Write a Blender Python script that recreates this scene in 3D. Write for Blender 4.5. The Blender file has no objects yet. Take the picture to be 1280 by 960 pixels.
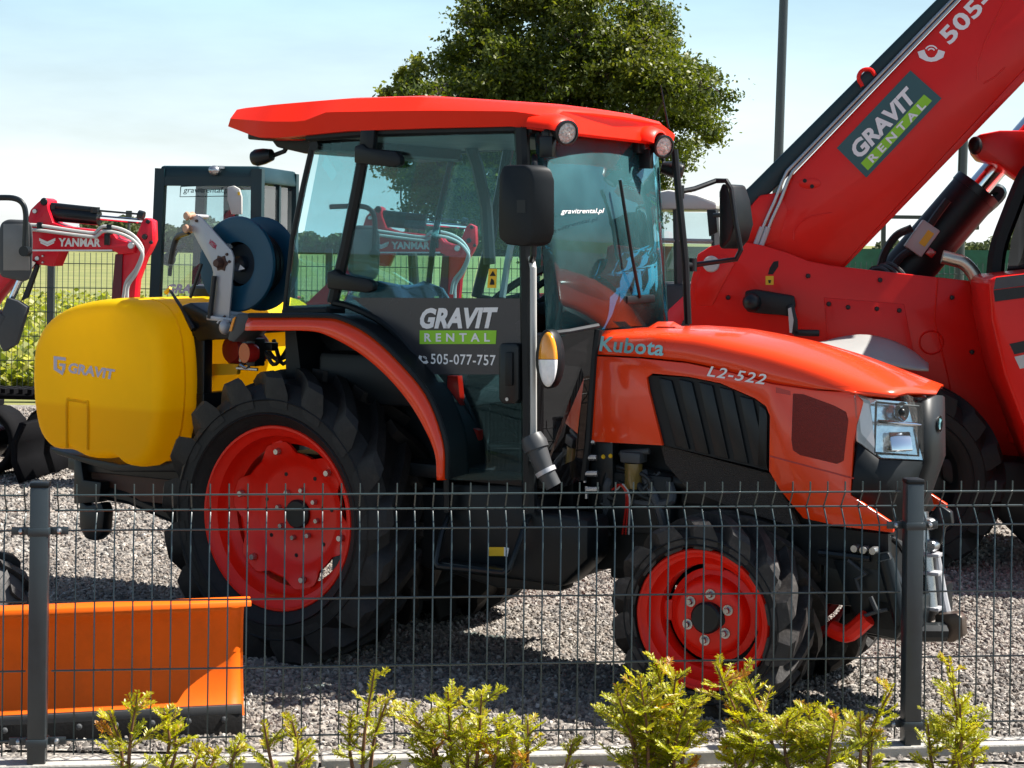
import bpy, bmesh, math, random
from mathutils import Vector, Matrix
PI = math.pi
R = math.radians
scene = bpy.context.scene
# ------------------------------------------------------------------ camera
F_PX, U0, V0, CAM_H, ROLL = 2300.0, 640.0, 300.0, 1.5, 0.012      # focal length in pixels of a 1280 px wide picture
cam_d = bpy.data.cameras.new('camera'); cam = bpy.data.objects.new('camera', cam_d)
scene.collection.objects.link(cam); scene.camera = cam
cam_d.sensor_width = 36.0; cam_d.lens = 36.0 * F_PX / 1280.0
cam_d.shift_y = -(480.0 - V0) / 1280.0
cam_d.clip_start = 0.1; cam_d.clip_end = 3000
cam.matrix_world = Matrix.Translation((0, 0, CAM_H)) @ Matrix.Rotation(R(90), 4, 'X') @ Matrix.Rotation(ROLL, 4, 'Z')
# ------------------------------------------------------------------ sky, sun, exposure
SUN_AZ, SUN_EL = 7.0, 53.0          # azimuth from +X towards +Y, elevation (degrees)
world = bpy.data.worlds.new('World'); scene.world = world; world.use_nodes = True
wn, wl = world.node_tree.nodes, world.node_tree.links
wn.clear()
sky = wn.new('ShaderNodeTexSky'); sky.sky_type = 'NISHITA'; sky.sun_disc = False
sky.sun_elevation = R(SUN_EL); sky.sun_rotation = R(90 - SUN_AZ)
sky.air_density = 1.0; sky.dust_density = 1.0; sky.ozone_density = 1.0; sky.altitude = 0
tc = wn.new('ShaderNodeTexCoord'); mp = wn.new('ShaderNodeMapping'); mp.inputs['Scale'].default_value = (1.6, 1.6, 7.0)
nz = wn.new('ShaderNodeTexNoise'); nz.inputs['Scale'].default_value = 1.7; nz.inputs['Detail'].default_value = 7; mp.inputs['Location'].default_value = (0.9, 0.0, 0.4); nz.inputs['Roughness'].default_value = 0.55
sx = wn.new('ShaderNodeSeparateXYZ')
hz = wn.new('ShaderNodeMapRange'); hz.interpolation_type = 'SMOOTHSTEP'       # haze thins out with height
hz.inputs['From Min'].default_value = 0.0; hz.inputs['From Max'].default_value = 0.42; hz.inputs['To Min'].default_value = 1.15; hz.inputs['To Max'].default_value = 0.04
cr = wn.new('ShaderNodeMapRange'); cr.inputs['From Min'].default_value = 0.30; cr.inputs['From Max'].default_value = 0.70; cr.inputs['To Min'].default_value = 0.30; cr.inputs['To Max'].default_value = 1.0
mul = wn.new('ShaderNodeMath'); mul.operation = 'MULTIPLY'; mul.use_clamp = True
mx = wn.new('ShaderNodeMixRGB'); mx.inputs[2].default_value = (9.6, 10.0, 10.2, 1)
bg = wn.new('ShaderNodeBackground'); bg.inputs['Strength'].default_value = 0.052
wo = wn.new('ShaderNodeOutputWorld')
wl.new(tc.outputs['Generated'], mp.inputs['Vector']); wl.new(mp.outputs['Vector'], nz.inputs['Vector']); wl.new(tc.outputs['Generated'], sx.inputs[0])
wl.new(sx.outputs['Z'], hz.inputs['Value']); wl.new(nz.outputs['Fac'], cr.inputs['Value']); wl.new(cr.outputs[0], mul.inputs[0]); wl.new(hz.outputs[0], mul.inputs[1]); wl.new(mul.outputs[0], mx.inputs[0])
hc = wn.new('ShaderNodeValToRGB'); hc.color_ramp.elements[0].position = 0.015; hc.color_ramp.elements[1].position = 0.14
hc.color_ramp.elements[0].color = (1.0, 1.0, 1.0, 1); hc.color_ramp.elements[1].color = (0.56, 0.84, 0.96, 1)
hm = wn.new('ShaderNodeMixRGB'); hm.blend_type = 'MULTIPLY'; hm.inputs[0].default_value = 1.0; hm.inputs[1].default_value = (9.6, 10.0, 10.2, 1)
wl.new(sx.outputs['Z'], hc.inputs['Fac']); wl.new(hc.outputs['Color'], hm.inputs[2]); wl.new(hm.outputs['Color'], mx.inputs[2])
wl.new(sky.outputs['Color'], mx.inputs[1]); wl.new(mx.outputs['Color'], bg.inputs['Color']); wl.new(bg.outputs[0], wo.inputs['Surface'])
sun_d = bpy.data.lights.new('sun', 'SUN'); sun_d.energy = 5.0; sun_d.angle = R(0.5); sun_d.color = (1.0, 0.955, 0.88)
sun = bpy.data.objects.new('sun', sun_d); scene.collection.objects.link(sun)
sdir = Vector((math.cos(R(SUN_EL)) * math.cos(R(SUN_AZ)), math.cos(R(SUN_EL)) * math.sin(R(SUN_AZ)), math.sin(R(SUN_EL))))
sun.rotation_euler = (-sdir).to_track_quat('-Z', 'Y').to_euler()
vs = scene.view_settings
vs.view_transform = 'Standard'; vs.look = 'None'; vs.exposure = 1.32; vs.gamma = 1.0; vs.use_curve_mapping = False
scene.cycles.use_denoising = True
scene.cycles.max_bounces = 10; scene.cycles.transparent_max_bounces = 24
scene.cycles.caustics_reflective = False; scene.cycles.caustics_refractive = False

# ------------------------------------------------------------------ helpers
rnd = random.Random(7)
def ray(u, v):                                   # viewing direction of a picture position, for reading sizes off known planes
    a, b = (u - U0) / F_PX, (v - V0) / F_PX
    c, s = math.cos(ROLL), math.sin(ROLL)
    return (a * c + b * s, 1.0, a * s - b * c)
class Frame:
    """A ground frame: origin and heading; P() reads a point on its plane y=const, X() on x=const."""
    def __init__(self, ox, oy, deg):
        self.o = (ox, oy); self.deg = deg; t = R(deg); self.c = math.cos(t); self.s = math.sin(t)
    def _l(self, x, y):
        dx, dy = x - self.o[0], y - self.o[1]
        return (dx * self.c + dy * self.s, -dx * self.s + dy * self.c)
    def P(self, u, v, y):
        r = ray(u, v); o = self._l(0, 0); d = self._l(r[0] + self.o[0], r[1] + self.o[1])
        t = (y - o[1]) / d[1]
        return (o[0] + t * d[0], y, CAM_H + t * r[2])
    def X(self, u, v, x):
        r = ray(u, v); o = self._l(0, 0); d = self._l(r[0] + self.o[0], r[1] + self.o[1])
        t = (x - o[0]) / d[0]
        return (x, o[1] + t * d[1], CAM_H + t * r[2])
    def Ps(self, pts, y): return [self.P(u, v, y) for u, v in pts]
    def P3(self, pts): return [self.P(u, v, y) for u, v, y in pts]

class MB:
    def __init__(self): self.v = []; self.f = []
    def add(self, vs, fs):
        n = len(self.v); self.v += [tuple(p) for p in vs]; self.f += [tuple(i + n for i in f) for f in fs]; return self
    def box(self, c, s, rot=None):
        hx, hy, hz = s[0] / 2, s[1] / 2, s[2] / 2
        vs = [Vector((x, y, z)) for x in (-hx, hx) for y in (-hy, hy) for z in (-hz, hz)]
        if rot is not None: vs = [rot @ p for p in vs]
        c = Vector(c)
        return self.add([p + c for p in vs], [(0, 1, 3, 2), (4, 6, 7, 5), (0, 4, 5, 1), (2, 3, 7, 6), (0, 2, 6, 4), (1, 5, 7, 3)])
    def prism(self, pts, vec):
        n = len(pts); vec = Vector(vec); a = [Vector(p) for p in pts]
        nrm = Vector((0, 0, 0))
        for i in range(n): nrm += a[i].cross(a[(i + 1) % n])
        if nrm.dot(vec) > 0: a.reverse()
        vs = a + [p + vec for p in a]
        fs = [tuple(range(n)), tuple(range(2 * n - 1, n - 1, -1))]
        for i in range(n):
            j = (i + 1) % n; fs.append((j, i, i + n, j + n))
        return self.add(vs, fs)
    def loft(self, secs, closed=False, caps=False):
        m = len(secs[0]); vs = [p for s in secs for p in s]; fs = []
        for i in range(len(secs) - 1):
            for j in range(m if closed else m - 1):
                k = (j + 1) % m
                fs.append((i * m + j, i * m + k, (i + 1) * m + k, (i + 1) * m + j))
        if caps: fs.append(tuple(range(m - 1, -1, -1))); fs.append(tuple((len(secs) - 1) * m + j for j in range(m)))
        return self.add(vs, fs)
    def tube(self, path, r, n=8, caps=True, flat=1.0, up=None, phase=0.0):
        P = [Vector(p) for p in path]; rs = r if isinstance(r, (list, tuple)) else [r] * len(P)
        secs = []; nprev = None
        for i, p in enumerate(P):
            if i == 0: t = P[1] - P[0]
            elif i == len(P) - 1: t = P[-1] - P[-2]
            else: t = (P[i + 1] - P[i]).normalized() + (P[i] - P[i - 1]).normalized()
            t.normalize()
            if nprev is None:
                a = Vector(up) if up else (Vector((0, 0, 1)) if abs(t.z) < 0.9 else Vector((0, 1, 0)))
            else: a = nprev
            nn = (a - t * a.dot(t)).normalized(); b = t.cross(nn); nprev = nn
            secs.append([p + (nn * math.cos(q) * flat + b * math.sin(q)) * rs[i] for q in [phase + 2 * PI * k / n for k in range(n)]])
        return self.loft(secs, closed=True, caps=caps)
    def rod(self, a, b, r, n=12): return self.tube([a, b], r, n)
    def lathe(self, prof, c, axis, n=32, closed=False, caps=False):
        ax = Vector(axis).normalized(); a = Vector((0, 0, 1)) if abs(ax.z) < 0.9 else Vector((1, 0, 0))
        e1 = (a - ax * a.dot(ax)).normalized(); e2 = ax.cross(e1); c = Vector(c)
        secs = []
        for k in range(n + 1):
            q = 2 * PI * (k % n) / n; d = e1 * math.cos(q) + e2 * math.sin(q)
            secs.append([c + ax * h + d * r for r, h in prof])
        m = len(prof); vs = [p for s in secs[:-1] for p in s]; fs = []
        for k in range(n):
            k2 = (k + 1) % n
            for j in range(m if closed else m - 1):
                j2 = (j + 1) % m
                fs.append((k * m + j, k * m + j2, k2 * m + j2, k2 * m + j))
        if caps: fs.append(tuple(k * m for k in range(n))); fs.append(tuple(k * m + m - 1 for k in range(n - 1, -1, -1)))
        return self.add(vs, fs)
    def ball(self, c, r, n=16, m=10):
        c = Vector(c); rx, ry, rz = r if isinstance(r, (tuple, list)) else (r, r, r); vs = []; fs = []
        for i in range(m + 1):
            th = PI * i / m
            for j in range(n):
                q = 2 * PI * j / n
                vs.append(c + Vector((rx * math.sin(th) * math.cos(q), ry * math.sin(th) * math.sin(q), rz * math.cos(th))))
        for i in range(m):
            for j in range(n):
                k = (j + 1) % n; fs.append((i * n + j, (i + 1) * n + j, (i + 1) * n + k, i * n + k))
        return self.add(vs, fs)
    def mirror_y(self):
        n = len(self.v); self.v += [(x, -y, z) for x, y, z in self.v[:n]]
        self.f += [tuple(i + n for i in reversed(f)) for f in self.f[:]]
        return self
    def mesh(self, name, mat, smooth=35, bevel=0, weld=False):
        me = bpy.data.meshes.new(name); me.from_pydata([tuple(p) for p in self.v], [], self.f)
        bm = bmesh.new(); bm.from_mesh(me)
        if weld: bmesh.ops.remove_doubles(bm, verts=bm.verts, dist=1e-5)
        bmesh.ops.recalc_face_normals(bm, faces=bm.faces)
        if bevel:
            es = [e for e in bm.edges if len(e.link_faces) == 2 and e.calc_face_angle(0) > R(28)]
            try: bmesh.ops.bevel(bm, geom=es, offset=bevel, segments=2, profile=0.5, affect='EDGES', clamp_overlap=True)
            except Exception: pass
        bm.to_mesh(me); bm.free()
        me.materials.append(mat)
        if smooth:
            me.polygons.foreach_set('use_smooth', [True] * len(me.polygons))
            me.set_sharp_from_angle(angle=R(smooth))
        return me

def link(o, parent=None):
    scene.collection.objects.link(o)
    if parent: o.parent = parent
    return o
def part(parent, name, mb, mat, smooth=35, bevel=0, label=None, weld=False, stuff=False):
    o = link(bpy.data.objects.new(name, mb.mesh(name, mat, smooth, bevel, weld)), parent)
    if label: o['label'] = label
    if stuff: o['kind'] = 'stuff'
    return o
def tag(o, label, cat, group=None):
    o['label'] = label; o['category'] = cat
    if group: o['group'] = group
    return o
def thing(name, label, cat, frame=None, loc=(0, 0, 0), rotz=0, group=None):
    o = link(bpy.data.objects.new(name, None)); o.empty_display_size = 0.2
    if frame: loc = (frame.o[0], frame.o[1], 0); rotz = R(frame.deg)
    o.location = loc; o.rotation_euler = (0, 0, rotz)
    return tag(o, label, cat, group)
def copy_tree(o, parent=None):
    c = o.copy(); scene.collection.objects.link(c); c.parent = parent
    for ch in list(o.children): copy_tree(ch, c)
    return c
def interp(xs, ys, x):
    if x <= xs[0]: return ys[0]
    for i in range(len(xs) - 1):
        if x <= xs[i + 1]:
            t = (x - xs[i]) / (xs[i + 1] - xs[i]); return ys[i] + t * (ys[i + 1] - ys[i])
    return ys[-1]
def resample(pts, n):
    P = [Vector(p) for p in pts]; L = [0]
    for i in range(1, len(P)): L.append(L[-1] + (P[i] - P[i - 1]).length)
    out = []
    for k in range(n):
        s = L[-1] * k / (n - 1); i = 0
        while i < len(L) - 2 and L[i + 1] < s: i += 1
        t = (s - L[i]) / max(1e-9, L[i + 1] - L[i]); out.append(P[i].lerp(P[i + 1], t))
    return out
def smooth_path(pts, n=24):                     # Catmull-Rom through the points
    P = [Vector(p) for p in pts]; P = [P[0] * 2 - P[1]] + P + [P[-1] * 2 - P[-2]]; out = []
    m = len(P) - 3
    for k in range(n):
        s = m * k / (n - 1); i = min(int(s), m - 1); t = s - i
        a, b, c, d = P[i:i + 4]
        out.append(0.5 * ((2 * b) + (c - a) * t + (2 * a - 5 * b + 4 * c - d) * t * t + (3 * b - a - 3 * c + d) * t ** 3))
    return out
_tc = {}
def text_flat(s, bold=0.0, shear=0.0, spacing=1.0):
    k = (s, bold, shear, spacing)
    if k in _tc: return _tc[k]
    cu = bpy.data.curves.new('txt', 'FONT'); cu.body = s; cu.offset = bold; cu.shear = shear; cu.space_character = spacing; cu.resolution_u = 3
    o = bpy.data.objects.new('txt', cu); scene.collection.objects.link(o)
    dg = bpy.context.evaluated_depsgraph_get(); me = bpy.data.meshes.new_from_object(o.evaluated_get(dg))
    v = [(p.co.x, p.co.y) for p in me.vertices]; f = [tuple(p.vertices) for p in me.polygons]
    bpy.data.objects.remove(o); bpy.data.curves.remove(cu); bpy.data.meshes.remove(me)
    x0 = min(p[0] for p in v); x1 = max(p[0] for p in v); y0 = min(p[1] for p in v); y1 = max(p[1] for p in v)
    v = [((p[0] - x0) / (x1 - x0), (p[1] - y0) / (y1 - y0)) for p in v]
    _tc[k] = (v, f); return _tc[k]
def text_quad(parent, name, s, bl, br, tl, mat, bold=0.0, shear=0.0, spacing=1.0, lift=(0, 0, 0), label=None, mb=None):
    v, f = text_flat(s, bold, shear, spacing)
    bl, br, tl = Vector(bl), Vector(br), Vector(tl); ex, ey = br - bl, tl - bl; l = Vector(lift)
    m = mb or MB(); m.add([bl + ex * a + ey * b + l for a, b in v], f)
    if mb: return m
    me = bpy.data.meshes.new(name); me.from_pydata([tuple(p) for p in m.v], [], m.f); me.materials.append(mat)
    o = link(bpy.data.objects.new(name, me), parent)
    if label: o['label'] = label
    return o

# ------------------------------------------------------------------ materials
MATS = {}
def mat(name, col, rough=0.5, metal=0.0, coat=0.0, var=0.12, nscale=6.0, bump=0.0, bscale=60.0, dirt=0.0, dirt_col=(0.22, 0.19, 0.15), spec=0.5, rvar=0.12, emit=None):
    m = bpy.data.materials.new(name); m.use_nodes = True; nt = m.node_tree; b = nt.nodes['Principled BSDF']
    b.inputs['Roughness'].default_value = rough; b.inputs['Metallic'].default_value = metal
    b.inputs['Coat Weight'].default_value = coat; b.inputs['Coat Roughness'].default_value = 0.06
    b.inputs['Specular IOR Level'].default_value = spec
    co = nt.nodes.new('ShaderNodeTexCoord')
    n = nt.nodes.new('ShaderNodeTexNoise'); n.inputs['Scale'].default_value = nscale; n.inputs['Detail'].default_value = 6; n.inputs['Roughness'].default_value = 0.6
    nt.links.new(co.outputs['Object'], n.inputs['Vector'])
    r = nt.nodes.new('ShaderNodeValToRGB'); e = r.color_ramp.elements
    e[0].position = 0.3; e[1].position = 0.7
    e[0].color = tuple(c * (1 - var) for c in col) + (1,); e[1].color = tuple(min(1, c * (1 + var)) for c in col) + (1,)
    nt.links.new(n.outputs['Fac'], r.inputs['Fac'])
    out = r.outputs['Color']
    if dirt > 0:
        n2 = nt.nodes.new('ShaderNodeTexNoise'); n2.inputs['Scale'].default_value = nscale * 2.3; n2.inputs['Detail'].default_value = 9; n2.inputs['Roughness'].default_value = 0.7
        nt.links.new(co.outputs['Object'], n2.inputs['Vector'])
        r2 = nt.nodes.new('ShaderNodeValToRGB'); r2.color_ramp.elements[0].position = 0.5; r2.color_ramp.elements[1].position = 0.8
        r2.color_ramp.elements[1].color = (dirt, dirt, dirt, 1)
        nt.links.new(n2.outputs['Fac'], r2.inputs['Fac'])
        mxn = nt.nodes.new('ShaderNodeMixRGB'); mxn.inputs[2].default_value = dirt_col + (1,)
        nt.links.new(r2.outputs['Color'], mxn.inputs[0]); nt.links.new(out, mxn.inputs[1]); out = mxn.outputs['Color']
    nt.links.new(out, b.inputs['Base Color'])
    if rvar:
        mr = nt.nodes.new('ShaderNodeMapRange'); mr.inputs['To Min'].default_value = max(0.02, rough - rvar); mr.inputs['To Max'].default_value = min(1, rough + rvar)
        nt.links.new(n.outputs['Fac'], mr.inputs['Value']); nt.links.new(mr.outputs['Result'], b.inputs['Roughness'])
    if bump:
        nb = nt.nodes.new('ShaderNodeTexNoise'); nb.inputs['Scale'].default_value = bscale; nb.inputs['Detail'].default_value = 4
        nt.links.new(co.outputs['Object'], nb.inputs['Vector'])
        bp = nt.nodes.new('ShaderNodeBump'); bp.inputs['Strength'].default_value = bump; bp.inputs['Distance'].default_value = 0.01
        nt.links.new(nb.outputs['Fac'], bp.inputs['Height']); nt.links.new(bp.outputs['Normal'], b.inputs['Normal'])
    MATS[name] = m; return m
def glass(name, tint, refl=1.0, rough=0.0, haze=0.0, haze_col=(0.5, 0.6, 0.62), gcol=(1, 1, 1)):
    m = bpy.data.materials.new(name); m.use_nodes = True; nt = m.node_tree; nt.nodes.clear()
    o = nt.nodes.new('ShaderNodeOutputMaterial'); t = nt.nodes.new('ShaderNodeBsdfTransparent'); t.inputs[0].default_value = tint + (1,)
    g = nt.nodes.new('ShaderNodeBsdfGlossy'); g.inputs['Roughness'].default_value = rough; g.inputs['Color'].default_value = gcol + (1,)
    fr = nt.nodes.new('ShaderNodeFresnel'); fr.inputs['IOR'].default_value = 1.5
    mu = nt.nodes.new('ShaderNodeMath'); mu.operation = 'MULTIPLY'; mu.inputs[1].default_value = refl; mu.use_clamp = True
    mx = nt.nodes.new('ShaderNodeMixShader')
    nt.links.new(fr.outputs[0], mu.inputs[0]); nt.links.new(mu.outputs[0], mx.inputs[0]); nt.links.new(g.outputs[0], mx.inputs[2])
    src = t.outputs[0]
    if haze:
        d = nt.nodes.new('ShaderNodeBsdfDiffuse'); d.inputs[0].default_value = haze_col + (1,); m2 = nt.nodes.new('ShaderNodeMixShader')
        co = nt.nodes.new('ShaderNodeTexCoord'); n = nt.nodes.new('ShaderNodeTexNoise'); n.inputs['Scale'].default_value = 3.0; n.inputs['Detail'].default_value = 6
        nt.links.new(co.outputs['Object'], n.inputs['Vector'])
        mr = nt.nodes.new('ShaderNodeMapRange'); mr.inputs['From Min'].default_value = 0.3; mr.inputs['From Max'].default_value = 0.75
        mr.inputs['To Min'].default_value = haze * 0.4; mr.inputs['To Max'].default_value = haze * 1.6
        nt.links.new(n.outputs['Fac'], mr.inputs['Value']); nt.links.new(mr.outputs['Result'], m2.inputs[0])
        nt.links.new(t.outputs[0], m2.inputs[1]); nt.links.new(d.outputs[0], m2.inputs[2]); src = m2.outputs[0]
    nt.links.new(src, mx.inputs[1]); nt.links.new(mx.outputs[0], o.inputs['Surface'])
    MATS[name] = m; return m
def leafmat(name, cols, trans=0.45, rough=0.45, rand_scale=1.0):
    m = bpy.data.materials.new(name); m.use_nodes = True; nt = m.node_tree; nt.nodes.clear()
    o = nt.nodes.new('ShaderNodeOutputMaterial'); b = nt.nodes.new('ShaderNodeBsdfPrincipled'); b.inputs['Roughness'].default_value = rough
    tr = nt.nodes.new('ShaderNodeBsdfTranslucent'); mx = nt.nodes.new('ShaderNodeMixShader'); mx.inputs[0].default_value = trans
    at = nt.nodes.new('ShaderNodeAttribute'); at.attribute_name = 'leafrand'
    r = nt.nodes.new('ShaderNodeValToRGB'); r.color_ramp.interpolation = 'LINEAR'
    e = r.color_ramp.elements; e[0].color = cols[0] + (1,); e[1].color = cols[-1] + (1,)
    for i, c in enumerate(cols[1:-1]): q = e.new((i + 1) / (len(cols) - 1)); q.color = c + (1,)
    nt.links.new(at.outputs['Fac'], r.inputs['Fac'])
    nt.links.new(r.outputs['Color'], b.inputs['Base Color']); 
    hs = nt.nodes.new('ShaderNodeHueSaturation'); hs.inputs['Value'].default_value = 1.5; hs.inputs['Saturation'].default_value = 1.1
    nt.links.new(r.outputs['Color'], hs.inputs['Color']); nt.links.new(hs.outputs['Color'], tr.inputs['Color'])
    nt.links.new(b.outputs[0], mx.inputs[1]); nt.links.new(tr.outputs[0], mx.inputs[2]); nt.links.new(mx.outputs[0], o.inputs['Surface'])
    MATS[name] = m; return m
def leaf_obj(name, verts, faces, rands, m, parent=None):
    me = bpy.data.meshes.new(name); me.from_pydata(verts, [], faces)
    a = me.attributes.new('leafrand', 'FLOAT', 'FACE'); a.data.foreach_set('value', rands)
    me.materials.append(m); return link(bpy.data.objects.new(name, me), parent)

M_red = mat('tractor_red', (0.84, 0.046, 0.003), 0.26, coat=0.55, var=0.06, nscale=3, rvar=0.05, spec=0.35, dirt=0.03)
M_roof = mat('roof_red', (0.84, 0.020, 0.003), 0.40, coat=0.06, var=0.05, nscale=2, bump=0.05, bscale=120, spec=0.2)
M_rim = mat('rim_red', (0.80, 0.014, 0.004), 0.38, coat=0.08, var=0.08, nscale=5, dirt=0.06, spec=0.3)
M_tred = mat('telehandler_red', (0.68, 0.010, 0.005), 0.34, coat=0.12, var=0.10, nscale=1.6, dirt=0.04, spec=0.25)
M_yred = mat('excavator_red', (0.66, 0.006, 0.022), 0.35, coat=0.15, var=0.08, spec=0.3)
M_yel = mat('tank_yellow', (0.92, 0.56, 0.004), 0.42, var=0.05, nscale=2.5, bump=0.06, bscale=30, dirt=0.05)
M_yel2 = mat('frame_yellow', (0.78, 0.40, 0.01), 0.45, var=0.08)
M_org = mat('plough_orange', (0.78, 0.12, 0.003), 0.5, var=0.10, nscale=4, dirt=0.22, dirt_col=(0.16, 0.05, 0.015), spec=0.2)
M_blk = mat('black_plastic', (0.0055, 0.0075, 0.009), 0.45, var=0.3, nscale=8, dirt=0.06, dirt_col=(0.03, 0.03, 0.03), spec=0.28)
M_blk2 = mat('black_metal', (0.006, 0.009, 0.011), 0.36, var=0.3, nscale=8, dirt=0.10, dirt_col=(0.04, 0.035, 0.03), spec=0.35)
M_eng = mat('engine_dark', (0.008, 0.010, 0.011), 0.5, var=0.5, nscale=14, dirt=0.2, dirt_col=(0.05, 0.04, 0.03), spec=0.3)
M_brown = mat('rust_brown', (0.07, 0.028, 0.018), 0.6, var=0.3, nscale=9)
M_rub = mat('tyre_rubber', (0.0095, 0.0090, 0.0092), 0.62, var=0.25, nscale=10, bump=0.15, bscale=90, dirt=0.22, dirt_col=(0.045, 0.038, 0.034), spec=0.3)
M_blue = mat('reel_blue', (0.006, 0.062, 0.115), 0.38, coat=0.08, var=0.1, spec=0.3)
M_cab = mat('cab_dark_teal', (0.006, 0.028, 0.036), 0.4, coat=0.05, var=0.15, spec=0.3)
M_gry = mat('bracket_grey', (0.42, 0.42, 0.44), 0.42, metal=0.3, var=0.08, dirt=0.15)
M_dgry = mat('dark_grey', (0.055, 0.058, 0.062), 0.45, var=0.15, spec=0.3)
M_lgry = mat('pale_grey', (0.46, 0.46, 0.44), 0.4, var=0.06)
M_stl = mat('steel', (0.45, 0.46, 0.47), 0.28, metal=0.9, var=0.15, nscale=12, dirt=0.1)
M_chr = mat('chrome', (0.80, 0.82, 0.83), 0.10, metal=1.0, var=0.03, rvar=0.04)
M_exh = mat('exhaust_metal', (0.50, 0.44, 0.36), 0.34, metal=0.95, var=0.12)
M_wht = mat('white_print', (0.80, 0.80, 0.80), 0.5, var=0.02)
M_grn = mat('lime_print', (0.27, 0.60, 0.02), 0.5, var=0.02)
M_film = mat('dark_film', (0.035, 0.035, 0.040), 0.25, var=0.06)
M_tealp = mat('teal_print', (0.020, 0.085, 0.095), 0.45, var=0.05)
M_tchr = mat('badge_teal', (0.22, 0.50, 0.56), 0.3, metal=0.4, var=0.1)
M_amb = mat('amber_lens', (0.85, 0.30, 0.01), 0.15, coat=0.6, var=0.05)
M_lens = mat('clear_lens', (0.90, 0.91, 0.92), 0.16, metal=0.0, coat=0.6, var=0.08, nscale=60)
M_tail = mat('red_lens', (0.45, 0.02, 0.015), 0.2, coat=0.4)
M_ylab = mat('label_yellow', (0.82, 0.48, 0.01), 0.5, var=0.02)
M_post = mat('fence_anthracite', (0.020, 0.028, 0.033), 0.34, var=0.15, nscale=20, spec=0.7, bump=0.03, bscale=300)
M_wire = mat('fence_wire_green', (0.022, 0.040, 0.042), 0.30, var=0.15, nscale=20, spec=0.8)
M_dust_lit = mat('dusty_sunlit_lug_rubber', (0.030, 0.027, 0.026), 0.6, var=0.3, nscale=12, bump=0.15, bscale=90, dirt=0.6, dirt_col=(0.15, 0.13, 0.12), spec=0.35)  # dusty rubber, paler still: sunlight on the front tread is put into the colour
M_track = mat('track_black', (0.004, 0.004, 0.005), 0.8, var=0.3, spec=0.1)
M_conc = mat('kerb_concrete', (0.36, 0.34, 0.31), 0.85, var=0.15, nscale=12, bump=0.3, bscale=80, dirt=0.3)
M_hose = mat('hose_black', (0.012, 0.013, 0.014), 0.5)
M_seat = mat('seat_fabric', (0.03, 0.035, 0.04), 0.7)
M_pvc = glass('seat_film', (0.75, 0.86, 0.86), 1.4, rough=0.15, haze=0.22, haze_col=(0.30, 0.55, 0.56))
M_glass = glass('cab_glass', (0.80, 0.94, 0.96), 0.45, haze=0.006, haze_col=(0.25, 0.42, 0.45), gcol=(0.6, 0.90, 0.94))
M_glassw = glass('windscreen_glass', (0.78, 0.94, 0.95), 1.0, haze=0.12, haze_col=(0.22, 0.60, 0.66), gcol=(0.55, 0.88, 0.92))  # cyan veil of reflected sky is put into the haze colour
M_glassx = glass('excavator_glass', (0.80, 0.90, 0.91), 1.0, haze=0.05)
M_smoke = glass('smoked_glass', (0.06, 0.06, 0.065), 1.0, haze=0.25, haze_col=(0.035, 0.032, 0.034))
M_head = glass('headlamp_cover', (0.90, 0.94, 0.96), 1.2)
# ================================================================== SETTING
def structure(o): o['kind'] = 'structure'; return o
def sheet(name, x0, x1, y0, y1, z, m, n=1):
    mb = MB()
    for i in range(n):
        for j in range(n):
            a, b = x0 + (x1 - x0) * i / n, x0 + (x1 - x0) * (i + 1) / n; c, d = y0 + (y1 - y0) * j / n, y0 + (y1 - y0) * (j + 1) / n
            mb.add([(a, c, z), (b, c, z), (b, d, z), (a, d, z)], [(0, 1, 2, 3)])
    return structure(part(None, name, mb, m, smooth=0, weld=True))
def ramp_mat(name, scale, stops, rough=0.9, bump=0.5, bdist=0.02, detail=8, voro=None):
    m = bpy.data.materials.new(name); m.use_nodes = True; nt = m.node_tree; b = nt.nodes['Principled BSDF']; b.inputs['Roughness'].default_value = rough
    co = nt.nodes.new('ShaderNodeTexCoord'); n = nt.nodes.new('ShaderNodeTexNoise'); n.inputs['Scale'].default_value = scale; n.inputs['Detail'].default_value = detail; n.inputs['Roughness'].default_value = 0.7
    nt.links.new(co.outputs['Object'], n.inputs['Vector'])
    r = nt.nodes.new('ShaderNodeValToRGB'); e = r.color_ramp.elements
    e[0].position, e[1].position = stops[0][0], stops[-1][0]; e[0].color = stops[0][1] + (1,); e[1].color = stops[-1][1] + (1,)
    for p, c in stops[1:-1]: q = e.new(p); q.color = c + (1,)
    src = n.outputs['Fac']; hsrc = n.outputs['Fac']
    if voro:
        v = nt.nodes.new('ShaderNodeTexVoronoi'); v.inputs['Scale'].default_value = voro; nt.links.new(co.outputs['Object'], v.inputs['Vector'])
        sp = nt.nodes.new('ShaderNodeSeparateColor'); nt.links.new(v.outputs['Color'], sp.inputs[0]); src = sp.outputs[0]
        iv = nt.nodes.new('ShaderNodeMath'); iv.operation = 'SUBTRACT'; iv.inputs[0].default_value = 1; nt.links.new(v.outputs['Distance'], iv.inputs[1]); hsrc = iv.outputs[0]
    nt.links.new(src, r.inputs['Fac']); nt.links.new(r.outputs['Color'], b.inputs['Base Color'])
    bp = nt.nodes.new('ShaderNodeBump'); bp.inputs['Strength'].default_value = bump; bp.inputs['Distance'].default_value = bdist
    nt.links.new(hsrc, bp.inputs['Height']); nt.links.new(bp.outputs['Normal'], b.inputs['Normal'])
    return m
M_grass = ramp_mat('meadow', 0.35, [(0.3, (0.085, 0.105, 0.022)), (0.5, (0.16, 0.17, 0.045)), (0.7, (0.22, 0.20, 0.07))], bump=0.8, bdist=0.1)
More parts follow.
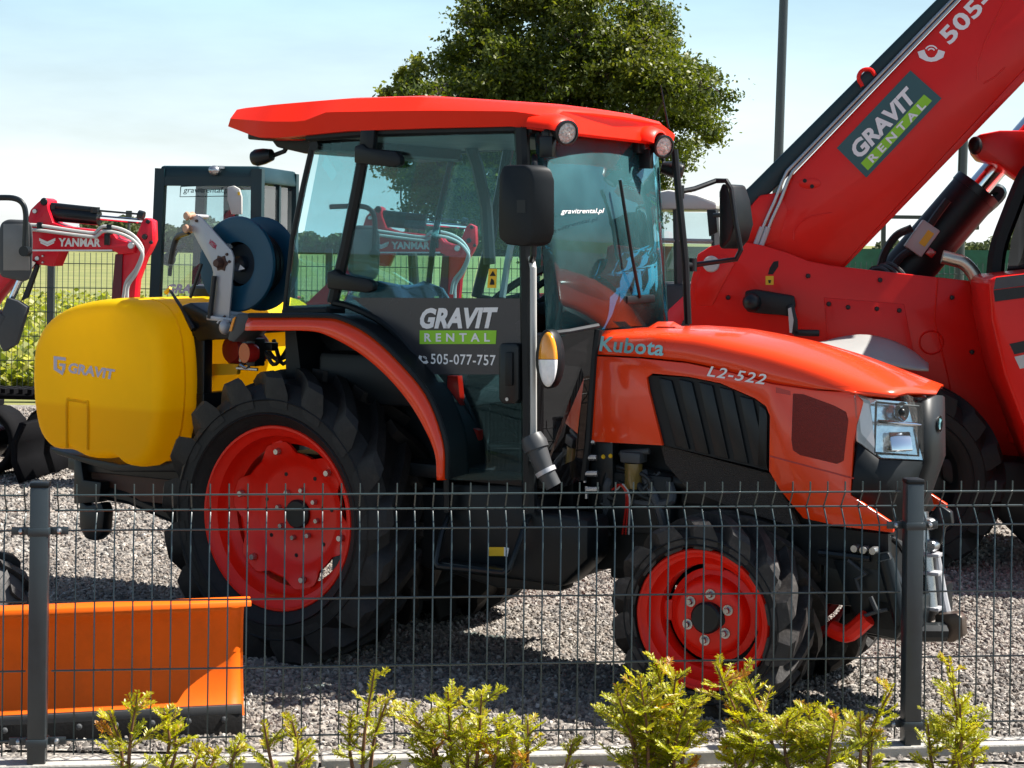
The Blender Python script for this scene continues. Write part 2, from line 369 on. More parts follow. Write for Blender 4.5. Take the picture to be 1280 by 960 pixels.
M_grav = ramp_mat('gravel_bed', 30, [(0.0, (0.08, 0.073, 0.068)), (0.35, (0.16, 0.145, 0.13)), (0.7, (0.26, 0.235, 0.205)), (1.0, (0.38, 0.35, 0.31))], bump=1.0, bdist=0.012, voro=60)
M_soil = ramp_mat('planting_bed', 18, [(0.3, (0.05, 0.03, 0.022)), (0.5, (0.13, 0.075, 0.05)), (0.7, (0.25, 0.17, 0.13))], bump=1.0, bdist=0.03)
sheet('ground', -900, 900, -60, 1700, -0.012, M_grass)
GY1 = 16.2
sheet('gravel_yard', -9, 14, 5.0, GY1, -0.004, M_grav)
M_pave = mat('pavement_asphalt', (0.13, 0.125, 0.12), 0.85, var=0.25, nscale=3, bump=0.3, bscale=60)
sheet('pavement', -60, 60, -58, 3.0, -0.004, M_pave)
sheet('planting_bed', -6, 6, 3.0, 5.26, 0.0, M_soil)

# loose stones on the yard: one mass, scattered by geometry nodes over a hidden-free carrier sheet
def stones(name, x0, x1, y0, y1, density, smin, smax, seed, m, z=0.004, label=''):
    mb = MB(); mb.add([(x0, y0, z), (x1, y0, z), (x1, y1, z), (x0, y1, z)], [(0, 1, 2, 3)])
    o = part(None, name, mb, M_grav, smooth=0); o['kind'] = 'stuff'; o['label'] = label; o['category'] = 'gravel'
    ng = bpy.data.node_groups.new(name, 'GeometryNodeTree')
    ng.interface.new_socket('Geometry', in_out='INPUT', socket_type='NodeSocketGeometry'); ng.interface.new_socket('Geometry', in_out='OUTPUT', socket_type='NodeSocketGeometry')
    N, L = ng.nodes, ng.links; gi, go = N.new('NodeGroupInput'), N.new('NodeGroupOutput')
    ds = N.new('GeometryNodeDistributePointsOnFaces'); ds.inputs['Density'].default_value = density; ds.inputs['Seed'].default_value = seed
    L.new(gi.outputs[0], ds.inputs['Mesh'])
    jn = N.new('GeometryNodeJoinGeometry'); src = None; insts = N.new('GeometryNodeJoinGeometry')
    for k in range(3):
        ico = N.new('GeometryNodeMeshIcoSphere'); ico.inputs['Radius'].default_value = 1.0; ico.inputs['Subdivisions'].default_value = 2 if k < 2 else 1
        nz = N.new('ShaderNodeTexNoise'); nz.inputs['Scale'].default_value = 0.8 + 0.35 * k
        mm = N.new('ShaderNodeVectorMath'); mm.operation = 'SUBTRACT'; mm.inputs[1].default_value = (0.5, 0.5, 0.5)
        sc_ = N.new('ShaderNodeVectorMath'); sc_.operation = 'SCALE'; sc_.inputs['Scale'].default_value = 1.9
        sp = N.new('GeometryNodeSetPosition'); sm = N.new('GeometryNodeSetMaterial'); sm.inputs['Material'].default_value = m
        L.new(nz.outputs['Color'], mm.inputs[0]); L.new(mm.outputs[0], sc_.inputs[0]); L.new(sc_.outputs[0], sp.inputs['Offset'])
        L.new(ico.outputs['Mesh'], sp.inputs['Geometry']); L.new(sp.outputs[0], sm.inputs['Geometry'])
        gin = N.new('GeometryNodeGeometryToInstance'); L.new(sm.outputs[0], gin.inputs[0]); L.new(gin.outputs[0], insts.inputs[0])
    ip = N.new('GeometryNodeInstanceOnPoints'); ip.inputs['Pick Instance'].default_value = True
    L.new(ds.outputs['Points'], ip.inputs['Points']); L.new(insts.outputs[0], ip.inputs['Instance'])
    rv = N.new('FunctionNodeRandomValue'); rv.data_type = 'FLOAT_VECTOR'; rv.inputs[0].default_value = (-3.1, -3.1, -3.1); rv.inputs[1].default_value = (3.1, 3.1, 3.1)
    rs = N.new('FunctionNodeRandomValue'); rs.data_type = 'FLOAT_VECTOR'; rs.inputs[0].default_value = (smin, smin, smin * 0.7); rs.inputs[1].default_value = (smax, smax, smax * 0.7)
    L.new(rv.outputs[0], ip.inputs['Rotation']); L.new(rs.outputs[0], ip.inputs['Scale'])
    L.new(gi.outputs[0], jn.inputs[0]); L.new(ip.outputs[0], jn.inputs[0]); L.new(jn.outputs[0], go.inputs[0])
    md = o.modifiers.new('scatter', 'NODES'); md.node_group = ng
    return o
def stone_mat():
    m = bpy.data.materials.new('stone'); m.use_nodes = True; nt = m.node_tree; b = nt.nodes['Principled BSDF']; b.inputs['Roughness'].default_value = 0.8
    oi = nt.nodes.new('ShaderNodeObjectInfo'); r = nt.nodes.new('ShaderNodeValToRGB'); e = r.color_ramp.elements
    cols = [(0.0, (0.060, 0.055, 0.052)), (0.2, (0.13, 0.115, 0.105)), (0.4, (0.24, 0.215, 0.19)), (0.55, (0.18, 0.145, 0.12)), (0.7, (0.32, 0.29, 0.255)), (0.85, (0.22, 0.18, 0.15)), (1.0, (0.48, 0.45, 0.41))]
    e[0].color = cols[0][1] + (1,); e[1].color = cols[-1][1] + (1,)
    for p, c in cols[1:-1]: q = e.new(p); q.color = c + (1,)
    nt.links.new(oi.outputs['Random'], r.inputs['Fac'])
    co = nt.nodes.new('ShaderNodeTexCoord'); n = nt.nodes.new('ShaderNodeTexNoise'); n.inputs['Scale'].default_value = 2.0; n.inputs['Detail'].default_value = 5
    nt.links.new(co.outputs['Object'], n.inputs['Vector'])
    mr = nt.nodes.new('ShaderNodeMapRange'); mr.inputs['To Min'].default_value = 0.6; mr.inputs['To Max'].default_value = 1.25; nt.links.new(n.outputs['Fac'], mr.inputs['Value'])
    vm = nt.nodes.new('ShaderNodeVectorMath'); vm.operation = 'SCALE'; nt.links.new(r.outputs['Color'], vm.inputs[0]); nt.links.new(mr.outputs[0], vm.inputs['Scale'])
    nt.links.new(vm.outputs[0], b.inputs['Base Color']); return m
M_stone = stone_mat()
stones('yard_stones', -3.6, 3.6, 5.34, 8.6, 3400, 0.0055, 0.0135, 3, M_stone, z=0.0035, label='crushed pale gravel covering the machine yard')
stones('large_stones', -3.55, 3.55, 5.36, 8.55, 45, 0.011, 0.020, 8, M_stone, z=-0.0005, label='scattered larger stones lying on the yard gravel')
stones('far_stones', -5.2, 5.0, 8.6, 15.8, 1150, 0.008, 0.017, 5, M_stone, label='crushed pale gravel of the far yard')
stones('bed_stones', -3, 3, 4.4, 5.24, 700, 0.006, 0.016, 9, M_stone, z=0.004, label='loose pebbles in the planting bed before the kerb')

# ---- fence line (front): ground points of the two posts
def fence_xy(u, Y): return ray(u, 700)[0] * Y, Y
FA = Vector(fence_xy(50, 5.12)); FB = Vector(fence_xy(1139, 5.42))
FD = (FB - FA).normalized(); FN = Vector((-FD.y, FD.x)); FANG = math.atan2(FD.y, FD.x); FLEN = (FB - FA).length
# kerb under the fence
kb = MB(); s0, s1 = FA - FD * 3.0, FB + FD * 3.0
for k in range(9):
    a = s0 + (s1 - s0) * (k / 9.0) + FD * 0.004; b = s0 + (s1 - s0) * ((k + 1) / 9.0) - FD * 0.004
    q = [a - FN * 0.045, b - FN * 0.045, b + FN * 0.045, a + FN * 0.045]
    kb.prism([(p.x, p.y, -0.1) for p in q], (0, 0, 0.135))
structure(part(None, 'kerb', kb, M_conc, smooth=0, bevel=0.006))

ZW = [0.774, 0.726, 0.676, 0.479, 0.286, 0.092]
def wire_profile(x, zt=0.804):
    # the mesh steps back in a V between the two upper lines
    return [(x, 0.0, zt), (x, 0.0, 0.772), (x, 0.040, 0.726), (x, 0.0, 0.677), (x, 0.0, 0.05)]
vmesh = MB().tube(wire_profile(0), 0.0024, 6).mesh('wire', M_wire)
def fence_panel(origin, length, n, label, off=0.045):
    t = thing('mesh_fence_panel', label, 'fence', loc=(origin.x, origin.y, 0), rotz=FANG, group='panels of the front wire fence')
    pitch = (length - 2 * off) / (n - 1)
    for i in range(n):
        o = link(bpy.data.objects.new('wire', vmesh), t); o.location = (off + pitch * i, 0, 0)
    for k, z in enumerate(ZW):
        y = 0.040 if k == 1 else 0.0
        hm = MB().tube([(off - 0.01, y - 0.0045, z), (length - off + 0.01, y - 0.0045, z)], 0.0027, 6).mesh('wire', M_wire)
        link(bpy.data.objects.new('wire', hm), t)
    return t
fence_panel(FA, FLEN, 47, 'dark wire mesh fence panel spanning in front of the tractor between both posts')
fence_panel(FA - FD * FLEN, FLEN, 47, 'wire mesh fence panel running out of frame left of the left post')
fence_panel(FB, FLEN, 47, 'wire mesh fence panel running out of frame right of the right post')
def fence_post(p, label):
    t = thing('fence_post', label, 'post', loc=(p.x, p.y, 0), rotz=FANG, group='posts of the front wire fence')
    part(t, 'post', MB().box((0, -0.012, 0.40), (0.050, 0.050, 0.80)), M_post, bevel=0.004)
    part(t, 'cap', MB().box((0, -0.012, 0.806), (0.054, 0.054, 0.016)), M_blk, bevel=0.006)
    for z in (0.676, 0.092):
        c = part(t, 'clamp', MB().box((0, -0.012, z), (0.058, 0.058, 0.022)).box((-0.05, -0.006, z), (0.055, 0.006, 0.022)).box((0.05, -0.006, z), (0.055, 0.006, 0.022)), M_post, bevel=0.002)
        for s in (-1, 1): part(c, 'bolt', MB().lathe([(0.0, 0.012), (0.005, 0.010), (0.008, 0.004), (0.008, 0.0)], (s * 0.052, -0.009, z), (0, -1, 0), 10), M_stl)
    return t
fence_post(FA, 'square dark fence post before the orange plough blade')
fence_post(FB, 'square dark fence post before the tractor front linkage')

# ---- back fence, field, trees, poles
BY = 16.6
t = thing('boundary_fence', 'tall dark wire fence along the field behind the excavators', 'fence', loc=(0, BY, 0))
mb = MB()
for i in range(-180, 260): mb.tube([(i * 0.05, 0, 0.05), (i * 0.05, 0, 1.34)], 0.0030, 4, caps=False)
part(t, 'upright_wires', mb, M_wire, stuff=True)
mb = MB()
for z in (0.10, 0.36, 0.58, 0.80, 1.02, 1.24): mb.tube([(-9, 0, z), (13, 0, z)], 0.0040, 4)
part(t, 'cross_wires', mb, M_wire)
for i in range(-4, 6): part(t, 'post', MB().box((-4.16 + 2.51 * (i + 0), 0.03, 0.70), (0.06, 0.06, 1.40)), M_post)

M_fleaf = leafmat('field_leaf', [(0.10, 0.13, 0.02), (0.20, 0.23, 0.03), (0.30, 0.30, 0.05), (0.42, 0.40, 0.12)], 0.5)
def field_leaves(n):
    V, Fc, Rn = [], [], []
    g = random.Random(3)
    for k in range(n):
        y = 17.0 + 22 * g.random() ** 1.6; x = -1.0 - (y * 0.34) * g.random() if g.random() < 0.72 else -1.0 + y * 0.4 * g.random()
        s = 0.05 + 0.07 * g.random(); a = g.random() * 2 * PI; b = 0.2 + 1.0 * g.random(); h = 0.04 + 0.26 * g.random() ** 1.5
        d = Vector((math.cos(a) * math.cos(b), math.sin(a) * math.cos(b), math.sin(b))); w = Vector((-math.sin(a), math.cos(a), 0.2 * (g.random() - 0.5))) * s * 0.55
        p = Vector((x, y, h)); i = len(V)
        V += [p, p + d * s * 0.5 + w, p + d * s, p + d * s * 0.5 - w]; Fc.append((i, i + 1, i + 2, i + 3)); Rn.append(g.random())
    return V, Fc, Rn
V, Fc, Rn = field_leaves(42000)
o = leaf_obj('field_crop', [tuple(p) for p in V], Fc, Rn, M_fleaf); o['kind'] = 'stuff'; o['label'] = 'low yellow-green leafy crop in the field behind the fence'; o['category'] = 'crop'

M_leaf = leafmat('tree_leaf', [(0.028, 0.046, 0.007), (0.060, 0.084, 0.010), (0.110, 0.130, 0.016), (0.185, 0.185, 0.028)], 0.38, 0.5)
M_leafy = leafmat('light_tree_leaf', [(0.07, 0.09, 0.015), (0.14, 0.15, 0.025), (0.20, 0.20, 0.04)], 0.5)
M_bark = mat('bark', (0.055, 0.042, 0.032), 0.9, var=0.35, nscale=12, bump=0.6, bscale=30)
def make_tree(name, base, label, crowns, nleaf, leaf, trunk_r, trunk_h, m, seed):
    g = random.Random(seed); t = thing(name, label, 'tree', loc=(base[0], base[1], 0))
    B = Vector((base[0], base[1], 0)); mb = MB()
    top = Vector((0, 0, trunk_h)); mb.tube([(0, 0, -0.2), (0.05, 0, trunk_h * 0.5), top], [trunk_r * 1.25, trunk_r, trunk_r * 0.85], 10)
    V, Fc, Rn = [], [], []
    tot = sum(c[3] * c[4] for c in crowns)
    for ci, (cx, cy, cz, rx, rz) in enumerate(crowns):
        c = Vector((cx, cy, cz)); ct = g.random() * 0.35; mid = top.lerp(c, 0.5) + Vector((0, 0, -0.15 * (c - top).length))
        if ci % 9 == 0 or len(crowns) < 8: mb.tube(smooth_path([top, mid + Vector((g.uniform(-.3, .3), g.uniform(-.3, .3), 0)), c], 8), [trunk_r * 0.30 * (1 - 0.11 * k) for k in range(8)], 5)
        nl = int(nleaf * rx * rz / tot); nt_ = max(6, nl // 45)
        for q in range(nt_):
            # twig clump: many leaves around one point of the crown shell
            a = g.random() * 2 * PI; z = g.uniform(-1, 1); rr = 0.30 + 0.78 * g.random() ** 0.5; sxy = math.sqrt(1 - z * z)
            p = c + Vector((rx * rr * sxy * math.cos(a), rx * 0.9 * rr * sxy * math.sin(a), rz * rr * z))
            p += Vector((g.gauss(0, 1), g.gauss(0, 1), g.gauss(0, 1))) * 0.06 * rx
            if q % 6 == 0: mb.tube([c.lerp(p, 0.1), c.lerp(p, 0.6) + Vector((0, 0, 0.1)), p], [0.018, 0.010, 0.004], 4, caps=False)
            cs = g.uniform(0.07, 0.15); tone = ct + g.random() * 0.2; dr_ = Vector((g.gauss(0, 1), g.gauss(0, 1), g.gauss(0, .5))).normalized() * cs * 1.3
            for l in range(int(45 * g.uniform(0.4, 1.6))):
                e = p + dr_ * g.uniform(-1, 1) + Vector((g.gauss(0, 1), g.gauss(0, 1), g.gauss(0, 0.6))) * cs * g.uniform(0.3, 1.0)
                n_ = Vector((g.gauss(0, 1), g.gauss(0, 1), g.gauss(0.6, 1))).normalized(); u_ = n_.orthogonal().normalized(); w_ = n_.cross(u_)
                ang = g.random() * 6.28; u2 = u_ * math.cos(ang) + w_ * math.sin(ang); w2 = n_.cross(u2); s = leaf * g.uniform(0.6, 1.3); i = len(V)
                V += [e - u2 * s, e + w2 * s * 0.55 - u2 * s * 0.1, e + u2 * s, e - w2 * s * 0.55 - u2 * s * 0.1]; Fc.append((i, i + 1, i + 2, i + 3)); Rn.append(min(1, tone + 0.5 * g.random()))
    part(t, 'trunk', mb, M_bark)
    leaf_obj('crown', [tuple(p) for p in V], Fc, Rn, m, t)
    return t
def crown_px(u, v, ru, rv, Y, base, dy=0.0):
    r = ray(u, v); k = Y / F_PX; return (r[0] * (Y + dy) - base[0], dy, CAM_H + r[2] * (Y + dy), ru * k, rv * k)
YT = 27.0; tb = (ray(705, 300)[0] * YT, YT)
cr_ = [(560, 105, 62, 45), (600, 60, 60, 55), (655, 20, 85, 55), (740, 25, 90, 60), (800, 75, 62, 58), (850, 130, 46, 60), (868, 150, 30, 40), (840, 100, 40, 40), (690, 100, 95, 75), (770, 120, 85, 75), (815, 35, 40, 35), (620, 130, 75, 60), (835, 190, 30, 28), (872, 120, 20, 28), (730, 190, 90, 60), (600, 200, 90, 55), (690, 250, 110, 40), (660, -30, 60, 40), (745, -35, 60, 40), (640, 250, 85, 45), (745, 260, 90, 45), (560, 240, 60, 40), (690, 290, 95, 30), (800, 235, 50, 45)]
gt = random.Random(12); lumps = []
for (u, v, a, b) in cr_:
    for k in range(max(2, int(a * b / 290))):
        q = gt.random() * 2 * PI; rr = math.sqrt(gt.random()) * 0.92; s_ = gt.uniform(18, 38)
        lumps.append((u + (a - s_ * 0.5) * rr * math.cos(q), v + (b - s_ * 0.5) * rr * math.sin(q), s_, s_ * gt.uniform(0.55, 0.85)))
make_tree('broadleaf_tree', tb, 'large dark green broadleaf tree rising behind the tractor cab', [crown_px(u, v, a, b, YT, tb, gt.uniform(-1.6, 1.6)) for u, v, a, b in lumps], 240000, 0.036, 0.24, 1.2, M_leaf, 21)
tb2 = (ray(515, 300)[0] * 34, 34)
make_tree('young_tree', tb2, 'lighter green young tree peeping past the left of the large tree', [crown_px(u, v, a, b, 34, tb2, 0) for u, v, a, b in [(520, 105, 26, 30), (500, 125, 26, 25), (530, 150, 40, 40), (495, 165, 30, 30), (515, 195, 46, 40)]], 9000, 0.06, 0.10, 1.4, M_leafy, 4)

def treeline(name, x0, x1, Y, h, label, m, n, seed):
    g = random.Random(seed); V, Fc, Rn = [], [], []
    for k in range(n):
        x = g.uniform(x0, x1); top = h * (0.55 + 0.25 * math.sin(x * 0.21 + seed) + 0.2 * math.sin(x * 0.63) + 0.12 * math.sin(x * 1.9))
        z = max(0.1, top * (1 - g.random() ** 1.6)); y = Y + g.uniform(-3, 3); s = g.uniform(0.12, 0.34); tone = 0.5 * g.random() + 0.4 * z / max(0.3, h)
        p = Vector((x, y, z)); a = Vector((g.gauss(0, 1), g.gauss(0, .4), g.gauss(0, 1))).normalized() * s; b = Vector((g.gauss(0, 1), g.gauss(0, 1), g.gauss(0, 1))).normalized() * s; i = len(V)
        V += [p - a, p + b, p + a, p - b]; Fc.append((i, i + 1, i + 2, i + 3)); Rn.append(min(1, tone))
    o = leaf_obj(name, [tuple(p) for p in V], Fc, Rn, m); o['kind'] = 'stuff'; o['label'] = label; o['category'] = 'trees'; return o
M_farl = leafmat('far_foliage', [(0.045, 0.062, 0.025), (0.085, 0.105, 0.040), (0.15, 0.16, 0.06)], 0.2, 0.7)
treeline('far_treeline', -75, 5, 170, 3.4, 'far dark line of trees beyond the field on the left', M_farl, 40000, 2)
treeline('far_woodland', 18, 80, 150, 3.0, 'far hazy belt of woodland behind the telehandler', M_farl, 36000, 5)
# green windbreak netting far right, with white marker stones before it
t = thing('net_fence', 'long green netting fence far behind the telehandler boom', 'fence', loc=(0, 62, 0))
mb = MB()
for i in range(40): part(t, 'post', MB().box((3 + i * 1.2, 0.0, 0.75), (0.06, 0.06, 1.5)), M_post) if i % 4 == 0 else None
mb.prism([(3, 0.05, 0.1), (50, 0.05, 0.1), (50, 0.05, 1.35), (3, 0.05, 1.35)], (0, 0.03, 0))
part(t, 'netting', mb, mat('netting_green', (0.02, 0.10, 0.075), 0.7, var=0.3, nscale=2))
for k in range(14): 
    x = 8.0 + k * 1.1
    o = part(None, 'marker_post', MB().box((0, 0, 0.12), (0.16, 0.10, 0.34)).box((0, 0, 0.33), (0.12, 0.08, 0.08)), M_wht, bevel=0.01)
    o.location = (x, 46, 0); tag(o, 'small white marker in the row along the far verge', 'marker', 'white markers along the far verge')

def pole(name, u, Y, h, r0, r1, label, cat):
    x = ray(u, 300)[0] * Y; t = thing(name, label, cat, loc=(x, Y, 0))
    lean = 0.022 * h
    part(t, 'shaft', MB().tube([(-0.0, 0, -0.1), (lean * 0.5, 0, h * 0.5), (lean, 0, h)], [r0, (r0 + r1) / 2, r1], 12), M_post)
    part(t, 'base_plate', MB().box((0, 0, 0.02), (r0 * 5, r0 * 5, 0.03)), M_post, bevel=0.004)
    hd = part(t, 'lamp_head', MB().box((lean - 0.35, 0, h), (0.8, 0.22, 0.09)), M_dgry, bevel=0.03)
    part(hd, 'lens', MB().box((lean - 0.4, 0, h - 0.05), (0.5, 0.16, 0.02)), M_lens)
    return t
pole('lamp_post', 966, 22, 6.2, 0.062, 0.050, 'tall thin dark lamp post rising left of the red boom', 'lamp post')
pole('lamp_post', 1197, 26, 7.2, 0.075, 0.055, 'dark lamp post seen in the gap under the raised boom', 'lamp post')
# distant road gantry
xg = ray(1104, 310)[0] * 70; t = thing('road_gantry', 'far grey road gantry standing in the gap under the boom', 'gantry', loc=(xg, 70, 0))
part(t, 'upright', MB().box((0, 0, 1.35), (0.16, 0.16, 2.9)), M_dgry)
part(t, 'crossbeam', MB().box((1.6, 0, 2.55), (3.2, 0.14, 0.14)), M_dgry)
part(t, 'camera_box', MB().box((3.1, 0, 2.6), (1.0, 0.4, 1.0)).box((2.4, 0, 2.75), (0.5, 0.3, 0.3)), M_dgry, bevel=0.03)
xg = ray(161, 290)[0] * 160; t = thing('mast', 'thin far mast above the tree line beyond the red boom', 'mast', loc=(xg, 160, 0))
part(t, 'shaft', MB().tube([(0, 0, 0), (0, 0, 3.6)], [0.16, 0.10], 8), M_dgry); part(t, 'antenna', MB().box((0, 0, 3.2), (0.5, 0.3, 0.9)), M_dgry)
# ================================================================== TRACTOR
T = Frame(-0.5169, 7.0243, -31)
tr = thing('tractor', 'orange-red compact tractor with glazed cab parked behind the fence', 'tractor', T)
YS, YN = -0.48, -0.27          # cab side plane, hood side plane (towards the viewer)
def tP(pts, y): return T.Ps(pts, y)
def tpanel(name, pts, y, th, m, parent=tr, bevel=0.0, both=False, smooth=35, label=None):
    mb = MB().prism(tP(pts, y), (0, th, 0))
    o = part(parent, name, mb, m, bevel=bevel, smooth=smooth, label=label)
    if both:
        mm = MB().prism([(a, -b, c) for a, b, c in tP(pts, y)], (0, -th, 0)); part(parent, name, mm, m, bevel=bevel, smooth=smooth)
    return o
# ---------------- wheels
def tyre_mesh(Rr, rim, w, nl, lug_h, lug_w, sweep, m, ml=None):
    """tyre around the y axis, bar lugs in two rows; y from -w/2 to w/2"""
    h = w / 2; Rb = Rr - lug_h; mb = MB()
    prof = [(rim - 0.012, -h * 0.66), (rim + 0.012, -h * 0.86), (rim + (Rb - rim) * 0.35, -h * 1.0), (rim + (Rb - rim) * 0.65, -h * 0.99), (Rb - 0.035, -h * 0.90), (Rb - 0.008, -h * 0.72),
            (Rb, -h * 0.4), (Rb + 0.003, 0), (Rb, h * 0.4), (Rb - 0.008, h * 0.72), (Rb - 0.035, h * 0.90), (rim + (Rb - rim) * 0.65, h * 0.99), (rim + (Rb - rim) * 0.35, h * 1.0), (rim + 0.012, h * 0.86), (rim - 0.012, h * 0.66)]
    mb.lathe(prof, (0, 0, 0), (0, 1, 0), 64)
    for q_ in (0.30, 0.62):
        r_ = rim + (Rb - rim) * q_; mb.lathe([(r_ - 0.004, -h * 0.995), (r_, -h * 1.012 - 0.002), (r_ + 0.004, -h * 0.995)], (0, 0, 0), (0, 1, 0), 64)
    carc = mb; mb = MB()
    def pt(a, r, y): return (math.sin(a) * r, y, math.cos(a) * r)
    for side in (-1, 1):
        for k in range(nl):
            a0 = 2 * PI * (k + (0.5 if side > 0 else 0)) / nl
            secs = []
            for s, yy, rt, rb, wl in [(-0.22, 1.005, Rb - (Rb - rim) * 0.22, Rb - (Rb - rim) * 0.55, 1.25), (-0.06, 0.985, Rr - lug_h * 0.55, Rb - 0.06, 1.3), (0.06, 0.90, Rr - 0.004, Rb - 0.045, 1.25), (0.35, 0.62, Rr, Rb - 0.03, 1.0), (0.65, 0.32, Rr + 0.002, Rb - 0.02, 0.9), (1.0, -0.03, Rr + 0.003, Rb - 0.02, 0.85)]:
                ac = a0 - s * sweep; dw = lug_w * wl / Rr / 2; y = side * h * yy
                secs.append([pt(ac - dw, rt, y), pt(ac + dw, rt, y), pt(ac + dw * 1.25, rb, y), pt(ac - dw * 1.25, rb, y)])
            mb.loft(secs, closed=True, caps=True)
    return carc.mesh('tyre', m, smooth=30), mb.mesh('tread_lugs', ml or M_dust_lit, smooth=30)
def place(o, c): o.location = c; return o
def wheel(name, cy, cx, cz, tyre, rimbuild, flip):
    w = rimbuild(); w.name = name; w.parent = tr; w.location = (cx, cy, cz)
    if flip: w.rotation_euler = (0, 0, PI)
    ty = link(bpy.data.objects.new('tyre', tyre[0]), w); link(bpy.data.objects.new('tread_lugs', tyre[1]), ty)
    return w, ty
# rear: outer rim edge is local y = 0 of the wheel, inward is +y
RR, RIM = 0.522, 0.318
rear_tyre = tyre_mesh(RR, RIM + 0.004, 0.39, 17, 0.038, 0.056, 0.44, M_rub, mat('shaded_lug_rubber', (0.014, 0.013, 0.013), 0.6, var=0.3, nscale=12, bump=0.15, bscale=90, dirt=0.35, dirt_col=(0.06, 0.05, 0.045), spec=0.3))  # darker copy of the lug rubber, shade on the rear tread is in the colour
def rear_rim():
    mb = MB()
    prof = [(RIM + 0.008, 0.000), (RIM + 0.012, 0.006), (RIM + 0.006, 0.014), (RIM - 0.004, 0.020), (RIM - 0.020, 0.030), (RIM - 0.024, 0.065), (RIM - 0.034, 0.085), (RIM - 0.055, 0.100), (RIM - 0.060, 0.19), (RIM - 0.03, 0.22), (RIM - 0.02, 0.29), (RIM + 0.01, 0.30), (RIM + 0.01, 0.31)]
    inner = [(r - 0.008, h) for r, h in reversed(prof)]
    mb.lathe(prof + inner, (0, 0, 0), (0, 1, 0), 72, closed=True)
    w = link(bpy.data.objects.new('rear_wheel', mb.mesh('rear_wheel', M_rim, smooth=40)))
    # dished disc with six lobes
    d = MB(); n = 120; rings = [(0.045, 0.0), (0.06, 0.0), (0.165, 0.0), (0.185, -0.010), (0.200, -0.026), (0.225, -0.040), (1.0, -0.048)]
    secs = []
    for k in range(n + 1):
        q = 2 * PI * k / n; lobe = 0.245 + 0.018 * max(-1, min(1, 1.9 * math.cos(6 * (q + 0.26))))
        secs.append([(math.sin(q) * (lobe if r == 1.0 else r), 0.135 + h, math.cos(q) * (lobe if r == 1.0 else r)) for r, h in rings])
    d.loft(secs); d.loft([[(x, y + 0.012, z) for x, y, z in s] for s in secs])
    dd = part(w, 'disc', d, M_rim, smooth=45)
    for k in range(8):
        q = 2 * PI * k / 8 + 0.2
        part(dd, 'bolt', MB().lathe([(0, -0.016), (0.008, -0.016), (0.010, -0.010), (0.010, 0.0)], (0.088 * math.sin(q), 0.134, 0.088 * math.cos(q)), (0, 1, 0), 8), M_stl)
    for k in range(6):
        q = 2 * PI * (k + 0.0) / 6 - 0.26
        part(dd, 'bolt', MB().lathe([(0, -0.018), (0.010, -0.018), (0.013, -0.010), (0.013, 0.0)], (0.232 * math.sin(q), 0.090, 0.232 * math.cos(q)), (0, 1, 0), 8), M_stl)
        part(w, 'lug', MB().box((0.258 * math.sin(q), 0.115, 0.258 * math.cos(q)), (0.05, 0.05, 0.035), Matrix.Rotation(q, 3, 'Y')), M_rim, bevel=0.004)
    for k in range(7):
        q = 2 * PI * k / 7 + 0.5
        part(dd, 'hole', MB().lathe([(0, -0.0015), (0.0075, -0.0015), (0.0075, 0.0)], (0.150 * math.sin(q), 0.1348, 0.150 * math.cos(q)), (0, 1, 0), 10), M_blk)
    part(w, 'hub', MB().lathe([(0, 0.118), (0.046, 0.118), (0.052, 0.124), (0.052, 0.24), (0, 0.24)], (0, 0, 0), (0, 1, 0), 24), M_blk2)
    return w
wr, ty = wheel('rear_wheel', -0.60, 0.0, 0.505, rear_tyre, rear_rim, False); ty.location = (0, 0.165, 0)
wr2 = copy_tree(wr, tr); wr2.location = (0, 0.60, 0.505); wr2.rotation_euler = (0, 0, PI)
